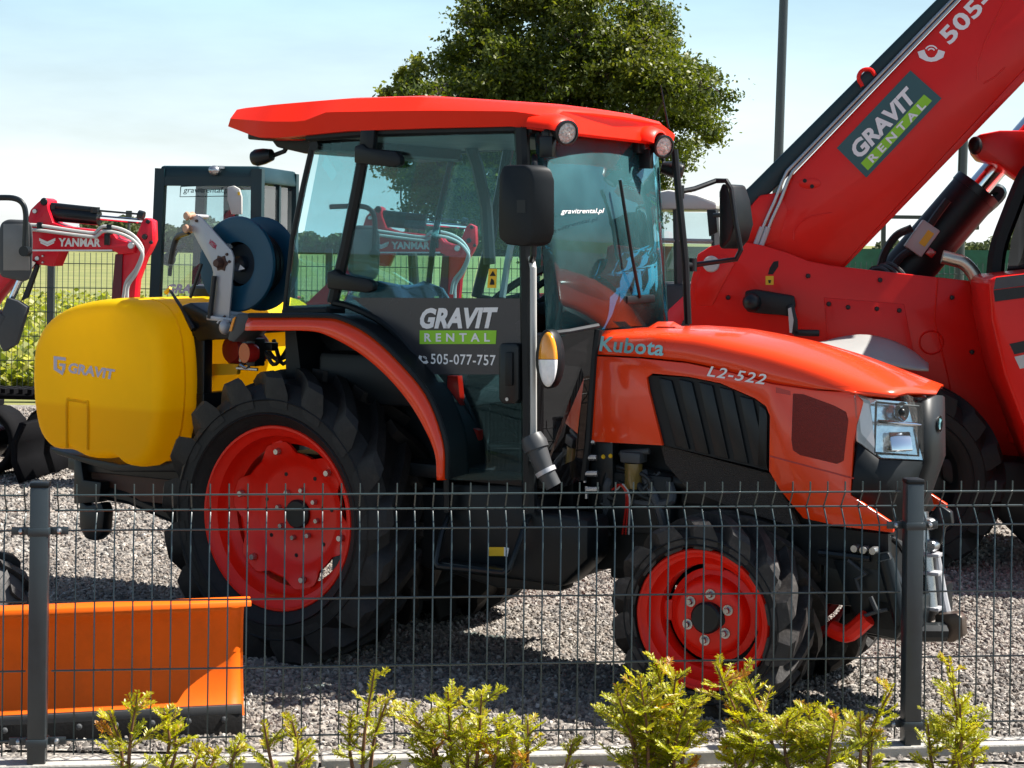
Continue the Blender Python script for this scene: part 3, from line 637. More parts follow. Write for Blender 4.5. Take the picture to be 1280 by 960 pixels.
# front
FR_, FRIM = 0.318, 0.214
front_tyre = tyre_mesh(FR_, FRIM + 0.003, 0.335, 14, 0.032, 0.052, 0.52, M_rub)
def front_rim():
    mb = MB(); RI = FRIM
    prof = [(RI + 0.006, 0.0), (RI + 0.011, 0.006), (RI + 0.004, 0.014), (RI - 0.010, 0.020), (RI - 0.016, 0.045), (RI - 0.038, 0.065), (RI - 0.042, 0.12), (RI - 0.02, 0.15), (RI - 0.01, 0.19), (RI + 0.008, 0.20), (RI + 0.008, 0.208)]
    mb.lathe(prof + [(r - 0.008, h) for r, h in reversed(prof)], (0, 0, 0), (0, 1, 0), 64, closed=True)
    w = link(bpy.data.objects.new('front_wheel', mb.mesh('front_wheel', M_rim, smooth=40)))
    prof = [(0.0, 0.055), (0.052, 0.055), (0.100, 0.057), (0.114, 0.062), (0.122, 0.075), (0.128, 0.100), (0.150, 0.106)]
    dd = part(w, 'disc', MB().lathe(prof, (0, 0, 0), (0, 1, 0), 48).lathe([(r, h + 0.010) for r, h in prof], (0, 0, 0), (0, 1, 0), 48), M_rim, smooth=45)
    for k in range(8):
        q = 2 * PI * k / 8
        part(w, 'lug', MB().prism([(0.145 * math.sin(q + s * 0.24), 0.100, 0.145 * math.cos(q + s * 0.24)) for s in (-1, 1)] + [(0.176 * math.sin(q + s * 0.17), 0.092, 0.176 * math.cos(q + s * 0.17)) for s in (1, -1)], (0, 0.014, 0)), M_rim, bevel=0.003) if k % 2 == 0 else None
    for k in range(6):
        q = 2 * PI * k / 6 + 0.12
        b = part(dd, 'bolt', MB().lathe([(0.017, -0.002), (0.017, 0.004)], (0.074 * math.sin(q), 0.054, 0.074 * math.cos(q)), (0, 1, 0), 14, caps=True).lathe([(0, -0.018), (0.008, -0.018), (0.0105, -0.012), (0.0105, 0)], (0.074 * math.sin(q), 0.055, 0.074 * math.cos(q)), (0, 1, 0), 8), M_stl)
    part(w, 'hub', MB().lathe([(0, 0.030), (0.044, 0.030), (0.050, 0.036), (0.050, 0.16), (0, 0.16)], (0, 0, 0), (0, 1, 0), 28), M_blk2)
    return w
wf, ty = wheel('front_wheel', -0.475, 1.60, 0.310, front_tyre, front_rim, False); ty.location = (0, 0.152, 0); wf.rotation_euler = (0, 0, R(3))
wf2 = copy_tree(wf, tr); wf2.location = (1.60, 0.475, 0.310); wf2.rotation_euler = (0, 0, PI + R(3))

# ---------------- chassis and engine
part(tr, 'gearbox', MB().box((0.35, 0, 0.50), (1.2, 0.40, 0.38)).box((0.0, 0, 0.505), (0.30, 0.90, 0.24)).tube([(0, -0.46, 0.505), (0, 0.46, 0.505)], 0.10, 16), M_eng, bevel=0.02)
part(tr, 'engine', MB().box((1.45, 0, 0.66), (0.86, 0.34, 0.46)).box((1.25, -0.19, 0.62), (0.25, 0.10, 0.20)).box((1.55, -0.18, 0.70), (0.30, 0.08, 0.14)).tube([(1.15, -0.2, 0.72), (1.85, -0.2, 0.66)], 0.03, 10), M_eng, bevel=0.015)
part(tr, 'front_frame', MB().box((1.55, 0, 0.42), (0.90, 0.30, 0.16)).box((2.00, 0, 0.47), (0.14, 0.30, 0.22)), M_blk2, bevel=0.012)
part(tr, 'front_axle', MB().tube([(1.60, -0.42, 0.30), (1.60, -0.2, 0.34), (1.60, 0.2, 0.34), (1.60, 0.42, 0.30)], [0.06, 0.07, 0.07, 0.06], 12).box((1.60, 0, 0.36), (0.22, 0.26, 0.16)), M_eng, bevel=0.01)
part(tr, 'fuel_tank', MB().box((0.72, -0.32, 0.50), (0.46, 0.24, 0.30)), M_blk, bevel=0.04)
part(tr, 'cab_floor', MB().box((0.62, 0, 0.70), (0.80, 0.92, 0.05)).box((0.98, 0, 0.80), (0.06, 0.50, 0.50)), M_blk, bevel=0.01)
# visible engine bay details
fp = T.P(792, 590, -0.24)
flt = part(tr, 'fuel_filter', MB().lathe([(0, -0.055), (0.026, -0.055), (0.031, -0.045), (0.031, 0.03), (0, 0.03)], fp, (0, 0, 1), 18), mat('filter_bowl', (0.16, 0.11, 0.03), 0.2, coat=0.5))
part(flt, 'filter_head', MB().box((fp[0], fp[1], fp[2] + 0.05), (0.075, 0.06, 0.035)).tube([(fp[0] - 0.05, fp[1], fp[2] + 0.06), (fp[0] + 0.06, fp[1], fp[2] + 0.075)], 0.012, 8), M_dgry, bevel=0.006)
vb = part(tr, 'valve_block', MB().prism(tP([(738, 556), (745, 546), (756, 546), (766, 552), (766, 616), (738, 616)], -0.25), (0, 0.05, 0)), M_blk2, bevel=0.006)
for k, (u, v) in enumerate([(728, 552), (730, 572), (731, 592), (733, 612)]):
    p = T.P(u, v, -0.27); q = T.P(u + 16, v, -0.26)
    part(vb, 'coupling', MB().tube([p, q], 0.011, 10).tube([(p[0], p[1], p[2] + 0.012), (p[0], p[1], p[2] - 0.03)], 0.007, 8), M_stl)
for u, v, m_ in [(754, 571, M_ylab), (763, 570, M_ylab), (764, 551, M_wht)]:
    p = T.P(u, v, -0.252); part(vb, 'port_cap', MB().lathe([(0, -0.004), (0.006, -0.004), (0.008, 0)], p, (0, 1, 0), 10), m_)
for k in range(9):
    g = random.Random(k); a = T.P(g.uniform(745, 840), g.uniform(560, 600), -0.22); b = T.P(g.uniform(745, 860), g.uniform(615, 690), -0.20); c = T.P(g.uniform(750, 850), g.uniform(600, 640), -0.25)
    part(tr, 'hose', MB().tube(smooth_path([a, c, b], 14), 0.008 + 0.004 * (k % 3), 8), [M_hose, M_eng, M_dgry][k % 3])
for k, m_ in enumerate([M_tail, M_tail, M_lgry]):
    part(tr, 'cable', MB().tube(smooth_path([T.P(765 + 3 * k, 612, -0.25), T.P(775 + 2 * k, 606, -0.26), T.P(783 + 2 * k, 622, -0.26), T.P(778 + 4 * k, 668, -0.24)], 16), 0.0035, 6), m_)
# lower mesh guard under the side grille
tpanel('lower_guard', [(826, 556), (962, 592), (985, 628), (1000, 660), (930, 640), (860, 612), (832, 580)], -0.245, 0.02, mat('guard_mesh', (0.035, 0.026, 0.020), 0.5, var=0.5, nscale=200, bump=0.8, bscale=260))
tpanel('frame_plate', [(740, 618), (1000, 655), (1110, 668), (1112, 735), (1010, 700), (745, 712)], -0.19, 0.03, M_eng)

# ---------------- hood
seam = tP([(744, 443), (800, 446), (860, 452), (915, 464), (965, 478), (1020, 486), (1070, 489)], -0.27)
shoulder = tP([(752, 419), (820, 417), (880, 423), (960, 441), (1020, 459), (1075, 479), (1118, 494)], -0.245)
crest = tP([(764, 412), (870, 408), (940, 413), (1000, 424), (1060, 442), (1110, 461), (1150, 479), (1171, 491)], 0.0)
NT = 26; sm_, sh_, cr2 = resample(seam, NT), resample(shoulder, NT), resample(crest, NT)
secs = []
for i in range(NT):
    a, b, c = sm_[i], sh_[i], cr2[i]
    row = [a, Vector((a.x, -0.268, a.z + (b.z - a.z) * 0.45)), Vector(((a.x + b.x) / 2, -0.260, a.z + (b.z - a.z) * 0.82)), b + Vector((0, 0.003, 0.001)),
           b.lerp(c, 0.12) + Vector((0, 0, 0.006)), b.lerp(c, 0.3) + Vector((0, 0, 0.010)), b.lerp(c, 0.65) + Vector((0, 0, 0.006)), c]
    row = row + [Vector((p.x, -p.y, p.z)) for p in reversed(row[:-1])]
    secs.append(row)
hd = MB().loft(secs)
lid = part(tr, 'hood', hd, M_red, smooth=38)
md = lid.modifiers.new('thick', 'SOLIDIFY'); md.thickness = 0.012; md.offset = -1
# rear lip of the hood
part(tr, 'hood_rear_lip', MB().prism([p for p in secs[0]] , (-0.02, 0, 0)), M_blk, smooth=35)
# little raised cap
part(tr, 'hood_scoop', MB().loft([[T.P(u, v + dv, yy) for yy, dv in ((-0.10, 6), (-0.05, 0), (0.05, 0), (0.10, 5))] for u, v in ((805, 412), (822, 402), (842, 402), (858, 411))]), M_red, smooth=50)
# side skin: everything below the seam, with the opening of the grille
side_px = [(744, 445), (800, 448), (860, 454), (915, 466), (965, 480), (1020, 488), (1069, 491), (1078, 502), (1067, 550), (1063, 619), (1117, 655), (1116, 666), (1050, 658), (1004, 648), (975, 613), (961, 589),
           (962, 520), (957, 508), (943, 498), (900, 479), (860, 471), (815, 467), (808, 472), (811, 490), (828, 557), (737, 552)]
for s in (1, -1):
    pts = [(x, y * s, z) for x, y, z in tP(side_px, YN)]
    part(tr, 'side_skin', MB().prism(pts, (0, 0.018 * s, 0)), M_red, bevel=0.003, smooth=30)
grille_px = [(809, 469), (860, 472), (900, 480), (943, 499), (957, 509), (961, 520), (960, 588), (828, 556), (811, 490)]
gr = tpanel('side_grille', grille_px, -0.256, 0.02, M_blk)
for k in range(5):
    t0 = 0.02 + k * 0.165 + 0.02; 
    a = 822 + k * 25.5; b = 844 + k * 24.5
    top_v = interp([809, 860, 900, 943, 961], [470, 474, 481, 500, 518], a + 8)
    bot_v = interp([828, 960], [556, 588], b + 8)
    px = [(a, top_v), (a + 17, top_v + 4), (b + 17.5, bot_v + 0.5), (b, bot_v - 4)]
    part(gr, 'slat', MB().prism(tP(px, -0.2655), (0, 0.012, 0)), M_dgry if k < 0 else M_blk2, bevel=0.004)
part(gr, 'front_slat', MB().prism(tP([(949, 506), (957, 512), (959, 520), (958, 586), (966 - 6, 586), (948, 580)][:4] + [(946, 582)], -0.2655), (0, 0.012, 0)), M_blk2, bevel=0.003)
M_mesh = mat('red_mesh', (0.20, 0.012, 0.006), 0.5, var=0.35, nscale=320, bump=0.6, bscale=340)
mw = tpanel('side_mesh', [(991, 492), (1004, 493), (1042, 507), (1057, 515), (1060, 525), (1054, 576), (1046, 580), (1000, 569), (991, 563), (989, 550)], -0.2735, 0.006, M_mesh, bevel=0.002)
tpanel('side_groove', [(962, 569), (1067, 597), (1067, 599), (962, 571)], -0.2712, 0.003, M_tail)
tpanel('side_recess', [(970, 484), (988, 489), (988, 494), (970, 491)], -0.2712, 0.003, M_tail)
# ---------------- nose
HB = [(1069, 492, -0.272), (1092, 499, -0.245), (1155, 504, -0.105), (1155, 575, -0.105), (1100, 573, -0.215), (1074, 553, -0.268)]
def both3(parent, name, pts, off, m, bevel=0.0, smooth=30):
    for s in (1, -1):
        q = [(x, y * s, z) for x, y, z in T.P3(pts)]; part(parent, name, MB().prism(q, (off[0], off[1] * s, off[2])), m, bevel=bevel, smooth=smooth)
M_hchr = mat('headlight_chrome', (0.86, 0.90, 0.92), 0.16, metal=0.85, var=0.08, nscale=30, rvar=0.06, bump=0.15, bscale=25)
hl_parts = []
for s in (1, -1):
    def q3(pts, dx=0): return [(x + dx, y * s, z) for x, y, z in T.P3(pts)]
    hp_ = [Vector((x + (-0.055 if i < 3 else -0.004), y + (0.026 if abs(y) > 0.2 else 0) * s, z)) for i, (x, y, z) in enumerate(q3(HB))]
    h = part(tr, 'headlight', MB().prism(hp_, (-0.05, 0.004 * s, 0)), M_hchr, smooth=30)
    part(h, 'cover', MB().prism(q3(HB, 0.0), (-0.004, 0, 0)), M_head, smooth=30)
    part(h, 'side_trim', MB().prism(q3([(1070, 494, -0.271), (1090, 501, -0.248), (1098, 570, -0.222), (1075, 552, -0.267)], -0.006), (-0.012, 0.012 * s, 0)), M_wht, bevel=0.002)
    part(h, 'divider', MB().tube(q3([(1100, 527, -0.22), (1153, 531, -0.108)], -0.006), 0.006, 8), M_chr)
    c = Vector(T.P(1128, 515, -0.165)); c.y *= s; c.x -= 0.002
    part(h, 'reflector', MB().lathe([(0.0, -0.02), (0.018, -0.018), (0.030, -0.004), (0.032, 0.0)], c, (1, -0.5 * s, 0), 20), M_chr)
    part(h, 'bulb', MB().ball(c, 0.012), M_blk2)
    c = Vector(T.P(1128, 552, -0.165)); c.y *= s; c.x -= 0.006
    part(h, 'reflector', MB().box(c, (0.010, 0.075, 0.062), Matrix.Rotation(-0.75 * s, 3, 'Z') @ Matrix.Rotation(-0.35, 3, 'Y')), M_chr, bevel=0.006)
    part(h, 'inner_frame', MB().tube(q3([(1099, 503, -0.225), (1097, 566, -0.225), (1152, 570, -0.112), (1152, 508, -0.112), (1099, 503, -0.225)], -0.010), 0.004, 6), M_blk2)
nose_rows = [[(1155, 502, -0.105), (1166, 497, -0.05), (1173, 494, 0)], [(1156, 577, -0.105), (1166, 577, -0.05), (1174, 576, 0)], [(1140, 622, -0.105), (1152, 622, -0.05), (1160, 622, 0)], [(1126, 660, -0.105), (1136, 662, -0.05), (1142, 664, 0)]]
rows = []
for r in nose_rows:
    q = T.P3(r); rows.append(q + [(x, -y, z) for x, y, z in reversed(q[:-1])])
gp = part(tr, 'front_grille', MB().loft(rows), M_blk, smooth=25)
gp.modifiers.new('thick', 'SOLIDIFY').thickness = 0.02
for s in (1, -1):
    q = [(x, y * s, z) for x, y, z in T.P3([(1073, 555, -0.268), (1100, 575, -0.215), (1155, 577, -0.105), (1140, 621, -0.105), (1126, 660, -0.105), (1117, 653, -0.20), (1065, 618, -0.268)])]
    c = [sum(p[i] for p in q) / 7 for i in range(3)]
    m_ = MB().add(q + [c], [(i, (i + 1) % 7, 7) for i in range(7)])
    o = part(tr, 'bumper_cheek', m_, M_blk, smooth=40); o.modifiers.new('thick', 'SOLIDIFY').thickness = 0.015
e = T.P(1169, 530, -0.02); 
bd = part(tr, 'badge', MB().lathe([(0.020, -0.004), (0.024, 0.0), (0.026, 0.006), (0.020, 0.006)], (e[0] + 0.004, 0, e[2]), (1, 0, 0.02), 24, closed=True), M_chr)
part(bd, 'badge_symbol', MB().box((e[0] + 0.006, 0, e[2]), (0.006, 0.008, 0.034)).box((e[0] + 0.006, 0.006, e[2] + 0.006), (0.006, 0.02, 0.007), Matrix.Rotation(0.6, 3, 'X')), M_tchr)
# lettering on the hood
def tq(name, s, bl, br, tl, y, m, lift, **k):
    return text_quad(tr, name, s, T.P(*bl, y), T.P(*br, y), T.P(*tl, y), m, lift=(0, -lift, 0), **k)
tq('brand_lettering', 'Kubota', (749, 439), (829, 445), (752, 420), -0.270, M_tchr, 0.0022, bold=0.022, spacing=1.05, label='teal brand lettering at the rear of the hood')
tq('model_lettering', 'L2-522', (884, 470), (957, 481), (886, 457), -0.270, M_wht, 0.004, bold=0.015, shear=0.25, spacing=1.15, label='silver model lettering above the side grille')

# ---------------- rear fender
lo = [(306, 413), (350, 413), (390, 414), (415, 422), (450, 442), (485, 472), (517, 512), (542, 562), (546, 600)]
hi = [(311, 396), (350, 396), (395, 396), (425, 399), (461, 417), (498, 450), (535, 495), (556, 553), (558, 600)]
for s in (1, -1):
    a = smooth_path(tP(lo, -0.625), 40); b = smooth_path(tP(hi, -0.600), 40)
    fl = lambda L: [Vector((p.x, p.y * s, p.z)) for p in L]
    inn = [Vector((p.x, -0.30, p.z + 0.0)) for p in a]; top = [Vector((p.x + 0.004, -0.47, p.z + 0.008)) for p in b]
    lip = [p.lerp(q, 0.5) + Vector((0, -0.006, 0)) for p, q in zip(a, b)]
    f = part(tr, 'rear_fender', MB().loft([[x for x in row] for row in zip(*map(fl, (a, lip, b)))]), M_red, smooth=60, label='red outer lip of the rear fender')
    f.modifiers.new('thick', 'SOLIDIFY').thickness = 0.006
    part(f, 'trim', MB().tube(fl([p + Vector((0, 0.004, 0.004)) for p in b]), 0.010, 8), M_blk)
    part(f, 'top_cover', MB().loft([[x for x in row] for row in zip(*map(fl, (b, top)))]), M_blk, smooth=60)
    part(f, 'inner_liner', MB().loft([[x for x in row] for row in zip(*map(fl, (a, inn)))]), M_blk, smooth=60)
    part(f, 'inner_wall', MB().prism([(x, -0.315 * s, z) for x, y, z in tP([(330, 415), (420, 412), (470, 440), (520, 500), (552, 570), (556, 640), (470, 640), (420, 600), (400, 500)], -0.6)], (0, 0.02 * s, 0)), M_blk)
    q = [(x, y * s, z) for x, y, z in T.P3([(313, 393, -0.60), (296, 392, -0.60), (288, 408, -0.60), (284, 425, -0.60), (292, 428, -0.60), (305, 414, -0.60)])]
    c_ = part(tr, 'fender_tail', MB().prism(q, (0, 0.12 * s, 0)), M_dgry, bevel=0.006)
    q = [(x, y * s, z) for x, y, z in T.P3([(294, 396, -0.604), (291, 398, -0.604), (286, 414, -0.604), (289, 414, -0.604)])]
    part(c_, 'reflector', MB().prism(q, (0, 0.01 * s, 0)), M_amb)
tlp = T.P(311, 441, -0.50)
tl = part(tr, 'tail_lamp', MB().lathe([(0, -0.03), (0.030, -0.028), (0.036, -0.015), (0.036, 0.02), (0, 0.02)], tlp, (-0.3, -0.95, 0), 20), M_tail)
part(tr, 'lamp_bracket', MB().box((tlp[0], tlp[1] + 0.04, tlp[2]), (0.04, 0.06, 0.10)).box((tlp[0] - 0.02, tlp[1] + 0.09, tlp[2] + 0.02), (0.14, 0.04, 0.03)), M_blk2, bevel=0.004)

# ---------------- cab frame
def tube_px(name, pts, y, r, m, both=True, n=8, flat=1.0, parent=tr, smooth_n=0):
    P = T.P3(pts) if len(pts[0]) == 3 else tP(pts, y)
    if smooth_n: P = smooth_path(P, smooth_n)
    o = part(parent, name, MB().tube(P, r, n, flat=flat, phase=PI / n), m)
    if both:
        part(parent, name, MB().tube([(p[0], -p[1], p[2]) for p in P], r, n, flat=flat, phase=PI / n), m)
    return o
tube_px('front_pillar', [(652, 160), (659, 330), (661, 480), (662, 640)], YS, 0.026, M_blk)
tube_px('middle_pillar', [(459, 168), (447, 235), (432, 310), (416, 378)], YS, 0.022, M_blk)
tube_px('door_sill_frame', [(416, 378), (440, 384), (478, 403), (510, 434), (533, 472), (549, 520), (557, 570), (559, 640)], YS - 0.006, 0.0125, M_blk, smooth_n=24)
tube_px('rear_pillar', [(392, 178), (380, 230), (366, 300), (357, 388)], YS + 0.02, 0.012, M_blk)
tube_px('roof_rail', [(385, 172), (460, 166), (655, 161)], YS, 0.016, M_blk)
tube_px('waist_rail', [(355, 390), (410, 388)], YS, 0.014, M_blk)
xA0, zA0 = T.P(655, 165, YS)[0], T.P(655, 165, YS)[2]; xC1 = T.P(357, 388, YS)[0]; zC1 = T.P(357, 388, YS)[2]; xC0 = T.P(392, 178, YS)[0]
part(tr, 'cross_rail', MB().tube([(xA0, YS, 1.86), (xA0 + 0.02, 0, 1.865), (xA0, -YS, 1.86)], 0.022, 8).tube([(xC0, YS, 1.83), (xC0, -YS, 1.83)], 0.02, 8).tube([(xC1, YS, zC1), (xC1, -YS, zC1)], 0.016, 8), M_blk)
part(tr, 'headliner', MB().box(((xA0 + xC0) / 2, 0, 1.865), (xA0 - xC0 + 0.02, 0.92, 0.02)), M_dgry)
part(tr, 'rear_bulkhead', MB().prism([(xC1, -0.46, 0.75), (xC1 + 0.10, -0.46, 0.75), (xC1 + 0.02, -0.46, zC1), (xC1 - 0.02, -0.46, zC1)], (0, 0.92, 0)), M_blk)
# glazing
def pane(name, pts, y, m, both=True, parent=tr, th=0.005):
    for s in ((1, -1) if both else (1,)):
        q = [(x, yy * s, z) for x, yy, z in (T.P3(pts) if len(pts[0]) == 3 else tP(pts, y))]
        part(parent, name, MB().prism(q, (0, th * s, 0)), m, smooth=0)
door_px = [(465, 172), (646, 166), (654, 340), (656, 600), (560, 600), (549, 520), (533, 472), (510, 434), (478, 402), (440, 382), (420, 374)]
dr = [None, None]
for i, s in enumerate((1, -1)):
    q = [(x, yy * s, z) for x, yy, z in tP(door_px, YS - 0.004)]
    dr[i] = part(tr, 'door', MB().prism(q, (0, 0.005 * s, 0)), M_glass, smooth=0, label='glass cab door with dark printed film across its middle' if s == 1 else None)
pane('rear_side_window', [(394, 180), (454, 176), (446, 225), (430, 300), (410, 386), (358, 386), (368, 300), (382, 230)], YS + 0.012, M_glass)
part(tr, 'rear_window', MB().prism([(xC0 + 0.005, -0.44, 1.82), (xC0 + 0.005, 0.44, 1.82), (xC1 - 0.01, 0.44, zC1), (xC1 - 0.01, -0.44, zC1)], (-0.005, 0, 0)), M_glass, smooth=0)
# windscreen: slightly bowed
ws = []
for k in range(13):
    y = -0.455 + 0.91 * k / 12; b = 1 - (y / 0.455) ** 2
    ws.append([(xA0 + 0.030 + 0.035 * b, y, 1.865), (xA0 + 0.060 + 0.05 * b, y, 1.55), (xA0 + 0.085 + 0.06 * b, y, 1.20 - 0.03 * (1 - b))])
o = part(tr, 'windscreen', MB().loft(ws), M_glassw, smooth=60); o.modifiers.new('thick', 'SOLIDIFY').thickness = 0.005
tube_px('screen_frame', [(843, 187, 0.475), (850, 260, 0.475), (857, 330, 0.475), (860, 405, 0.475)], 0, 0.014, M_blk, both=False)
# smoked quarter panel between the front pillar and the hood
q = T.P3([(669, 420, -0.465), (748, 408, -0.265), (744, 445, -0.272), (736, 552, -0.272), (726, 600, -0.285), (669, 625, -0.465)])
part(tr, 'front_quarter_panel', MB().prism(q, (-0.008, 0, 0)), M_smoke, smooth=0)
part(tr, 'front_quarter_panel', MB().prism([(x, -y, z) for x, y, z in q], (-0.008, 0, 0)), M_smoke, smooth=0)
part(tr, 'cowl_edge', MB().tube(T.P3([(670, 419, -0.47), (712, 414, -0.37), (748, 407, -0.265)]), 0.008, 8), M_dgry)
part(tr, 'hood_gap_seal', MB().tube(T.P3([(748, 412, -0.262), (742, 446, -0.268), (735, 552, -0.268), (728, 600, -0.27)]), 0.016, 8), M_blk)
# film, lettering and handle on the door
d = dr[0]
film_px = [(440, 372), (654, 373), (655, 468), (531, 468), (510, 433), (478, 401)]
part(d, 'film', MB().prism(tP(film_px, YS - 0.0105), (0, 0.003, 0)), M_film, smooth=0)
yl = YS - 0.0105
text_quad(d, 'lettering', 'GRAVIT', T.P(524, 411, yl), T.P(620, 410.5, yl), T.P(527, 385, yl), M_wht, bold=0.045, shear=0.12, spacing=1.02, lift=(0, -0.002, 0))
part(d, 'green_strip', MB().prism(tP([(524.5, 413), (620.5, 413), (619.5, 430), (524.5, 430)], yl - 0.0015), (0, 0.001, 0)), M_grn, smooth=0)
text_quad(d, 'lettering', 'RENTAL', T.P(531, 427, yl), T.P(613, 427, yl), T.P(531, 416.5, yl), M_wht, bold=0.03, spacing=1.75, lift=(0, -0.003, 0))
text_quad(d, 'lettering', '505-077-757', T.P(539, 455, yl), T.P(620, 457, yl), T.P(539, 442, yl), M_wht, bold=0.012, spacing=1.08, lift=(0, -0.002, 0))
def phone_icon(parent, P, u, v, s, lift, m, rot=0.0):
    """handset seen from the side with sound waves"""
    c, sn = math.cos(rot), math.sin(rot)
    def q(a, b): return Vector(P(u + (a * c - b * sn) * s, v + (a * sn + b * c) * s)) + Vector(lift)
    def strip(pts, w):
        L, Rr_ = [], []
        for i, (a, b) in enumerate(pts):
            j = min(i + 1, len(pts) - 1); k = max(i - 1, 0); dx, dy = pts[j][0] - pts[k][0], pts[j][1] - pts[k][1]; l = math.hypot(dx, dy); ww = w[i] if isinstance(w, list) else w
            L.append(q(a - dy / l * ww, b + dx / l * ww)); Rr_.append(q(a + dy / l * ww, b - dx / l * ww))
        return MB().loft(list(zip(L, Rr_)))
    mb = strip([(-1, -0.2), (-0.85, 0.25), (-0.4, 0.6), (0, 0.68), (0.4, 0.6), (0.85, 0.25), (1, -0.2)], [0.34, 0.36, 0.22, 0.2, 0.22, 0.36, 0.34])
    for rr in (0.35, 0.62):
        arc = [(rr * math.cos(t), -0.05 - rr * math.sin(t)) for t in [R(30 + 15 * k) for k in range(9)]]
        mb2 = strip(arc, 0.07); mb.add(mb2.v, mb2.f)
    return part(parent, 'phone_symbol', mb, m, smooth=0)
phone_icon(d, lambda u, v: T.P(u, v, yl), 530, 449, 5.5, (0, -0.002, 0), M_wht, rot=-0.9 + PI * 0.5)
h = part(d, 'handle', MB().prism(tP([(626, 429), (645, 429), (648, 434), (648, 500), (643, 505), (627, 505), (623, 498), (623, 434)], YS - 0.035), (0, 0.03, 0)), M_blk2, bevel=0.006)
part(h, 'grip', MB().prism(tP([(631, 440), (640, 440), (640, 482), (631, 482)], YS - 0.046), (0, 0.012, 0)), M_blk, bevel=0.004)
part(h, 'lock', MB().lathe([(0, -0.003), (0.006, -0.003), (0.006, 0)], T.P(634, 499, YS - 0.036), (0, 1, 0), 12), M_stl)
# hinges on the middle pillar
for (u, v, w_) in ((442, 192, 58), (408, 349, 58)):
    hp = [(u, v - 9), (u + 10, v - 13), (u + 16, v - 7), (u + w_ - 6, v - 3 if v < 300 else v + 0), (u + w_, v + 4), (u + w_, v + 14), (u + w_ - 8, v + 17), (u, v + 12)]
    hh = part(d, 'hinge', MB().prism(tP(hp, YS - 0.045), (0, 0.035, 0)), M_blk, bevel=0.008)
tpanel('hinge_mount', [(450, 160), (458, 156), (468, 160), (465, 195), (448, 195)], YS - 0.035, 0.03, M_blk, bevel=0.006)
tpanel('warning_label', [(611, 336), (621, 336), (620, 360), (609, 360)], YS - 0.010, 0.002, M_ylab, parent=d, smooth=0)
tpanel('label_symbol', [(616, 338.5), (619.5, 345), (612, 345)], YS - 0.0115, 0.001, M_blk, parent=d, smooth=0)
tpanel('label_symbol', [(614, 348), (617, 350), (618, 356), (612, 356)], YS - 0.0115, 0.001, M_blk, parent=d, smooth=0)
# grab rail, air intake, indicator on the near front pillar
part(tr, 'grab_rail', MB().tube(T.P3([(664, 322, -0.505), (666.5, 335, -0.525), (667, 560, -0.525), (666, 575, -0.50)]), 0.011, 10), M_lgry)
ic = [Vector(T.P(669, 556, -0.53)), Vector(T.P(676, 575, -0.53)), Vector(T.P(681, 588, -0.525)), Vector(T.P(692, 608, -0.515))]
ai = part(tr, 'filler_neck', MB().tube(ic, [0.036, 0.033, 0.030, 0.027], 18), M_dgry)
part(ai, 'cap', MB().tube([Vector(T.P(664, 545, -0.53)), Vector(T.P(668, 554, -0.53)), Vector(T.P(671, 562, -0.53))], [0.036, 0.043, 0.042], 20), M_dgry)
part(ai, 'clip', MB().tube([Vector(T.P(681, 587, -0.525)), Vector(T.P(683.5, 592, -0.524))], [0.036, 0.035], 20), M_gry)
def oval(u, v, ru, rv, n=28, half=None): return [(u + ru * math.cos(2 * PI * k / n), v + rv * math.sin(2 * PI * k / n)) for k in range(n)]
il = part(tr, 'indicator_lamp', MB().prism(tP(oval(683, 449, 14.5, 37), -0.565), (0, 0.05, 0)), M_blk, bevel=0.006)
up = [(p[0], min(p[1], 449)) for p in oval(685, 449, 12, 34)]
def dome(u, v, ru, rv, y, th, lo_, hi_):
    mb = MB(); secs = []
    for i in range(7):
        s = math.cos(PI / 2 * i / 6); d_ = math.sin(PI / 2 * i / 6) * th
        secs.append([T.P(u + ru * s * math.cos(a), v + rv * s * math.sin(a), y - d_) for a in [lo_ + (hi_ - lo_) * k / 20 for k in range(21)]])
    return mb.loft(secs)
part(il, 'amber_lens', dome(685, 449, 12, 34, -0.566, 0.025, PI, 2 * PI), M_amb, smooth=60)
part(il, 'clear_lens', dome(685, 449.6, 12, 34, -0.566, 0.025, 0, PI), M_lens, smooth=60)
# step
st = part(tr, 'step', MB().prism([(x, y, z) for x, y, z in T.P3([(548, 702, -0.56), (632, 713, -0.56), (640, 706, -0.36), (556, 696, -0.36)])], (0, 0, -0.012)), M_blk2, bevel=0.003)
part(st, 'step_frame', MB().tube(T.P3([(562, 641, -0.46), (552, 668, -0.53), (545, 704, -0.57), (548, 708, -0.57), (630, 716, -0.57), (637, 711, -0.57), (650, 675, -0.53), (660, 645, -0.46)]), 0.010, 8), M_blk2)
part(tr, 'step_label', MB().prism(T.P3([(611, 684, -0.455), (630, 684, -0.455), (630, 695, -0.455), (611, 695, -0.455)]), (0, 0.003, 0)), M_ylab, smooth=0)
part(tr, 'step_label', MB().prism(T.P3([(630, 684, -0.455), (636, 685, -0.455), (634, 696, -0.455), (630, 695, -0.455)]), (0, 0.003, 0)), M_wht, smooth=0)
tpanel('lower_side_panel', [(560, 604), (664, 606), (672, 640), (735, 650), (735, 700), (700, 735), (630, 722), (560, 716)], -0.45, 0.16, M_blk, bevel=0.02)
tpanel('lower_skid', [(556, 700), (640, 712), (700, 716), (700, 740), (620, 735), (560, 716)], -0.40, 0.10, M_eng, bevel=0.01)

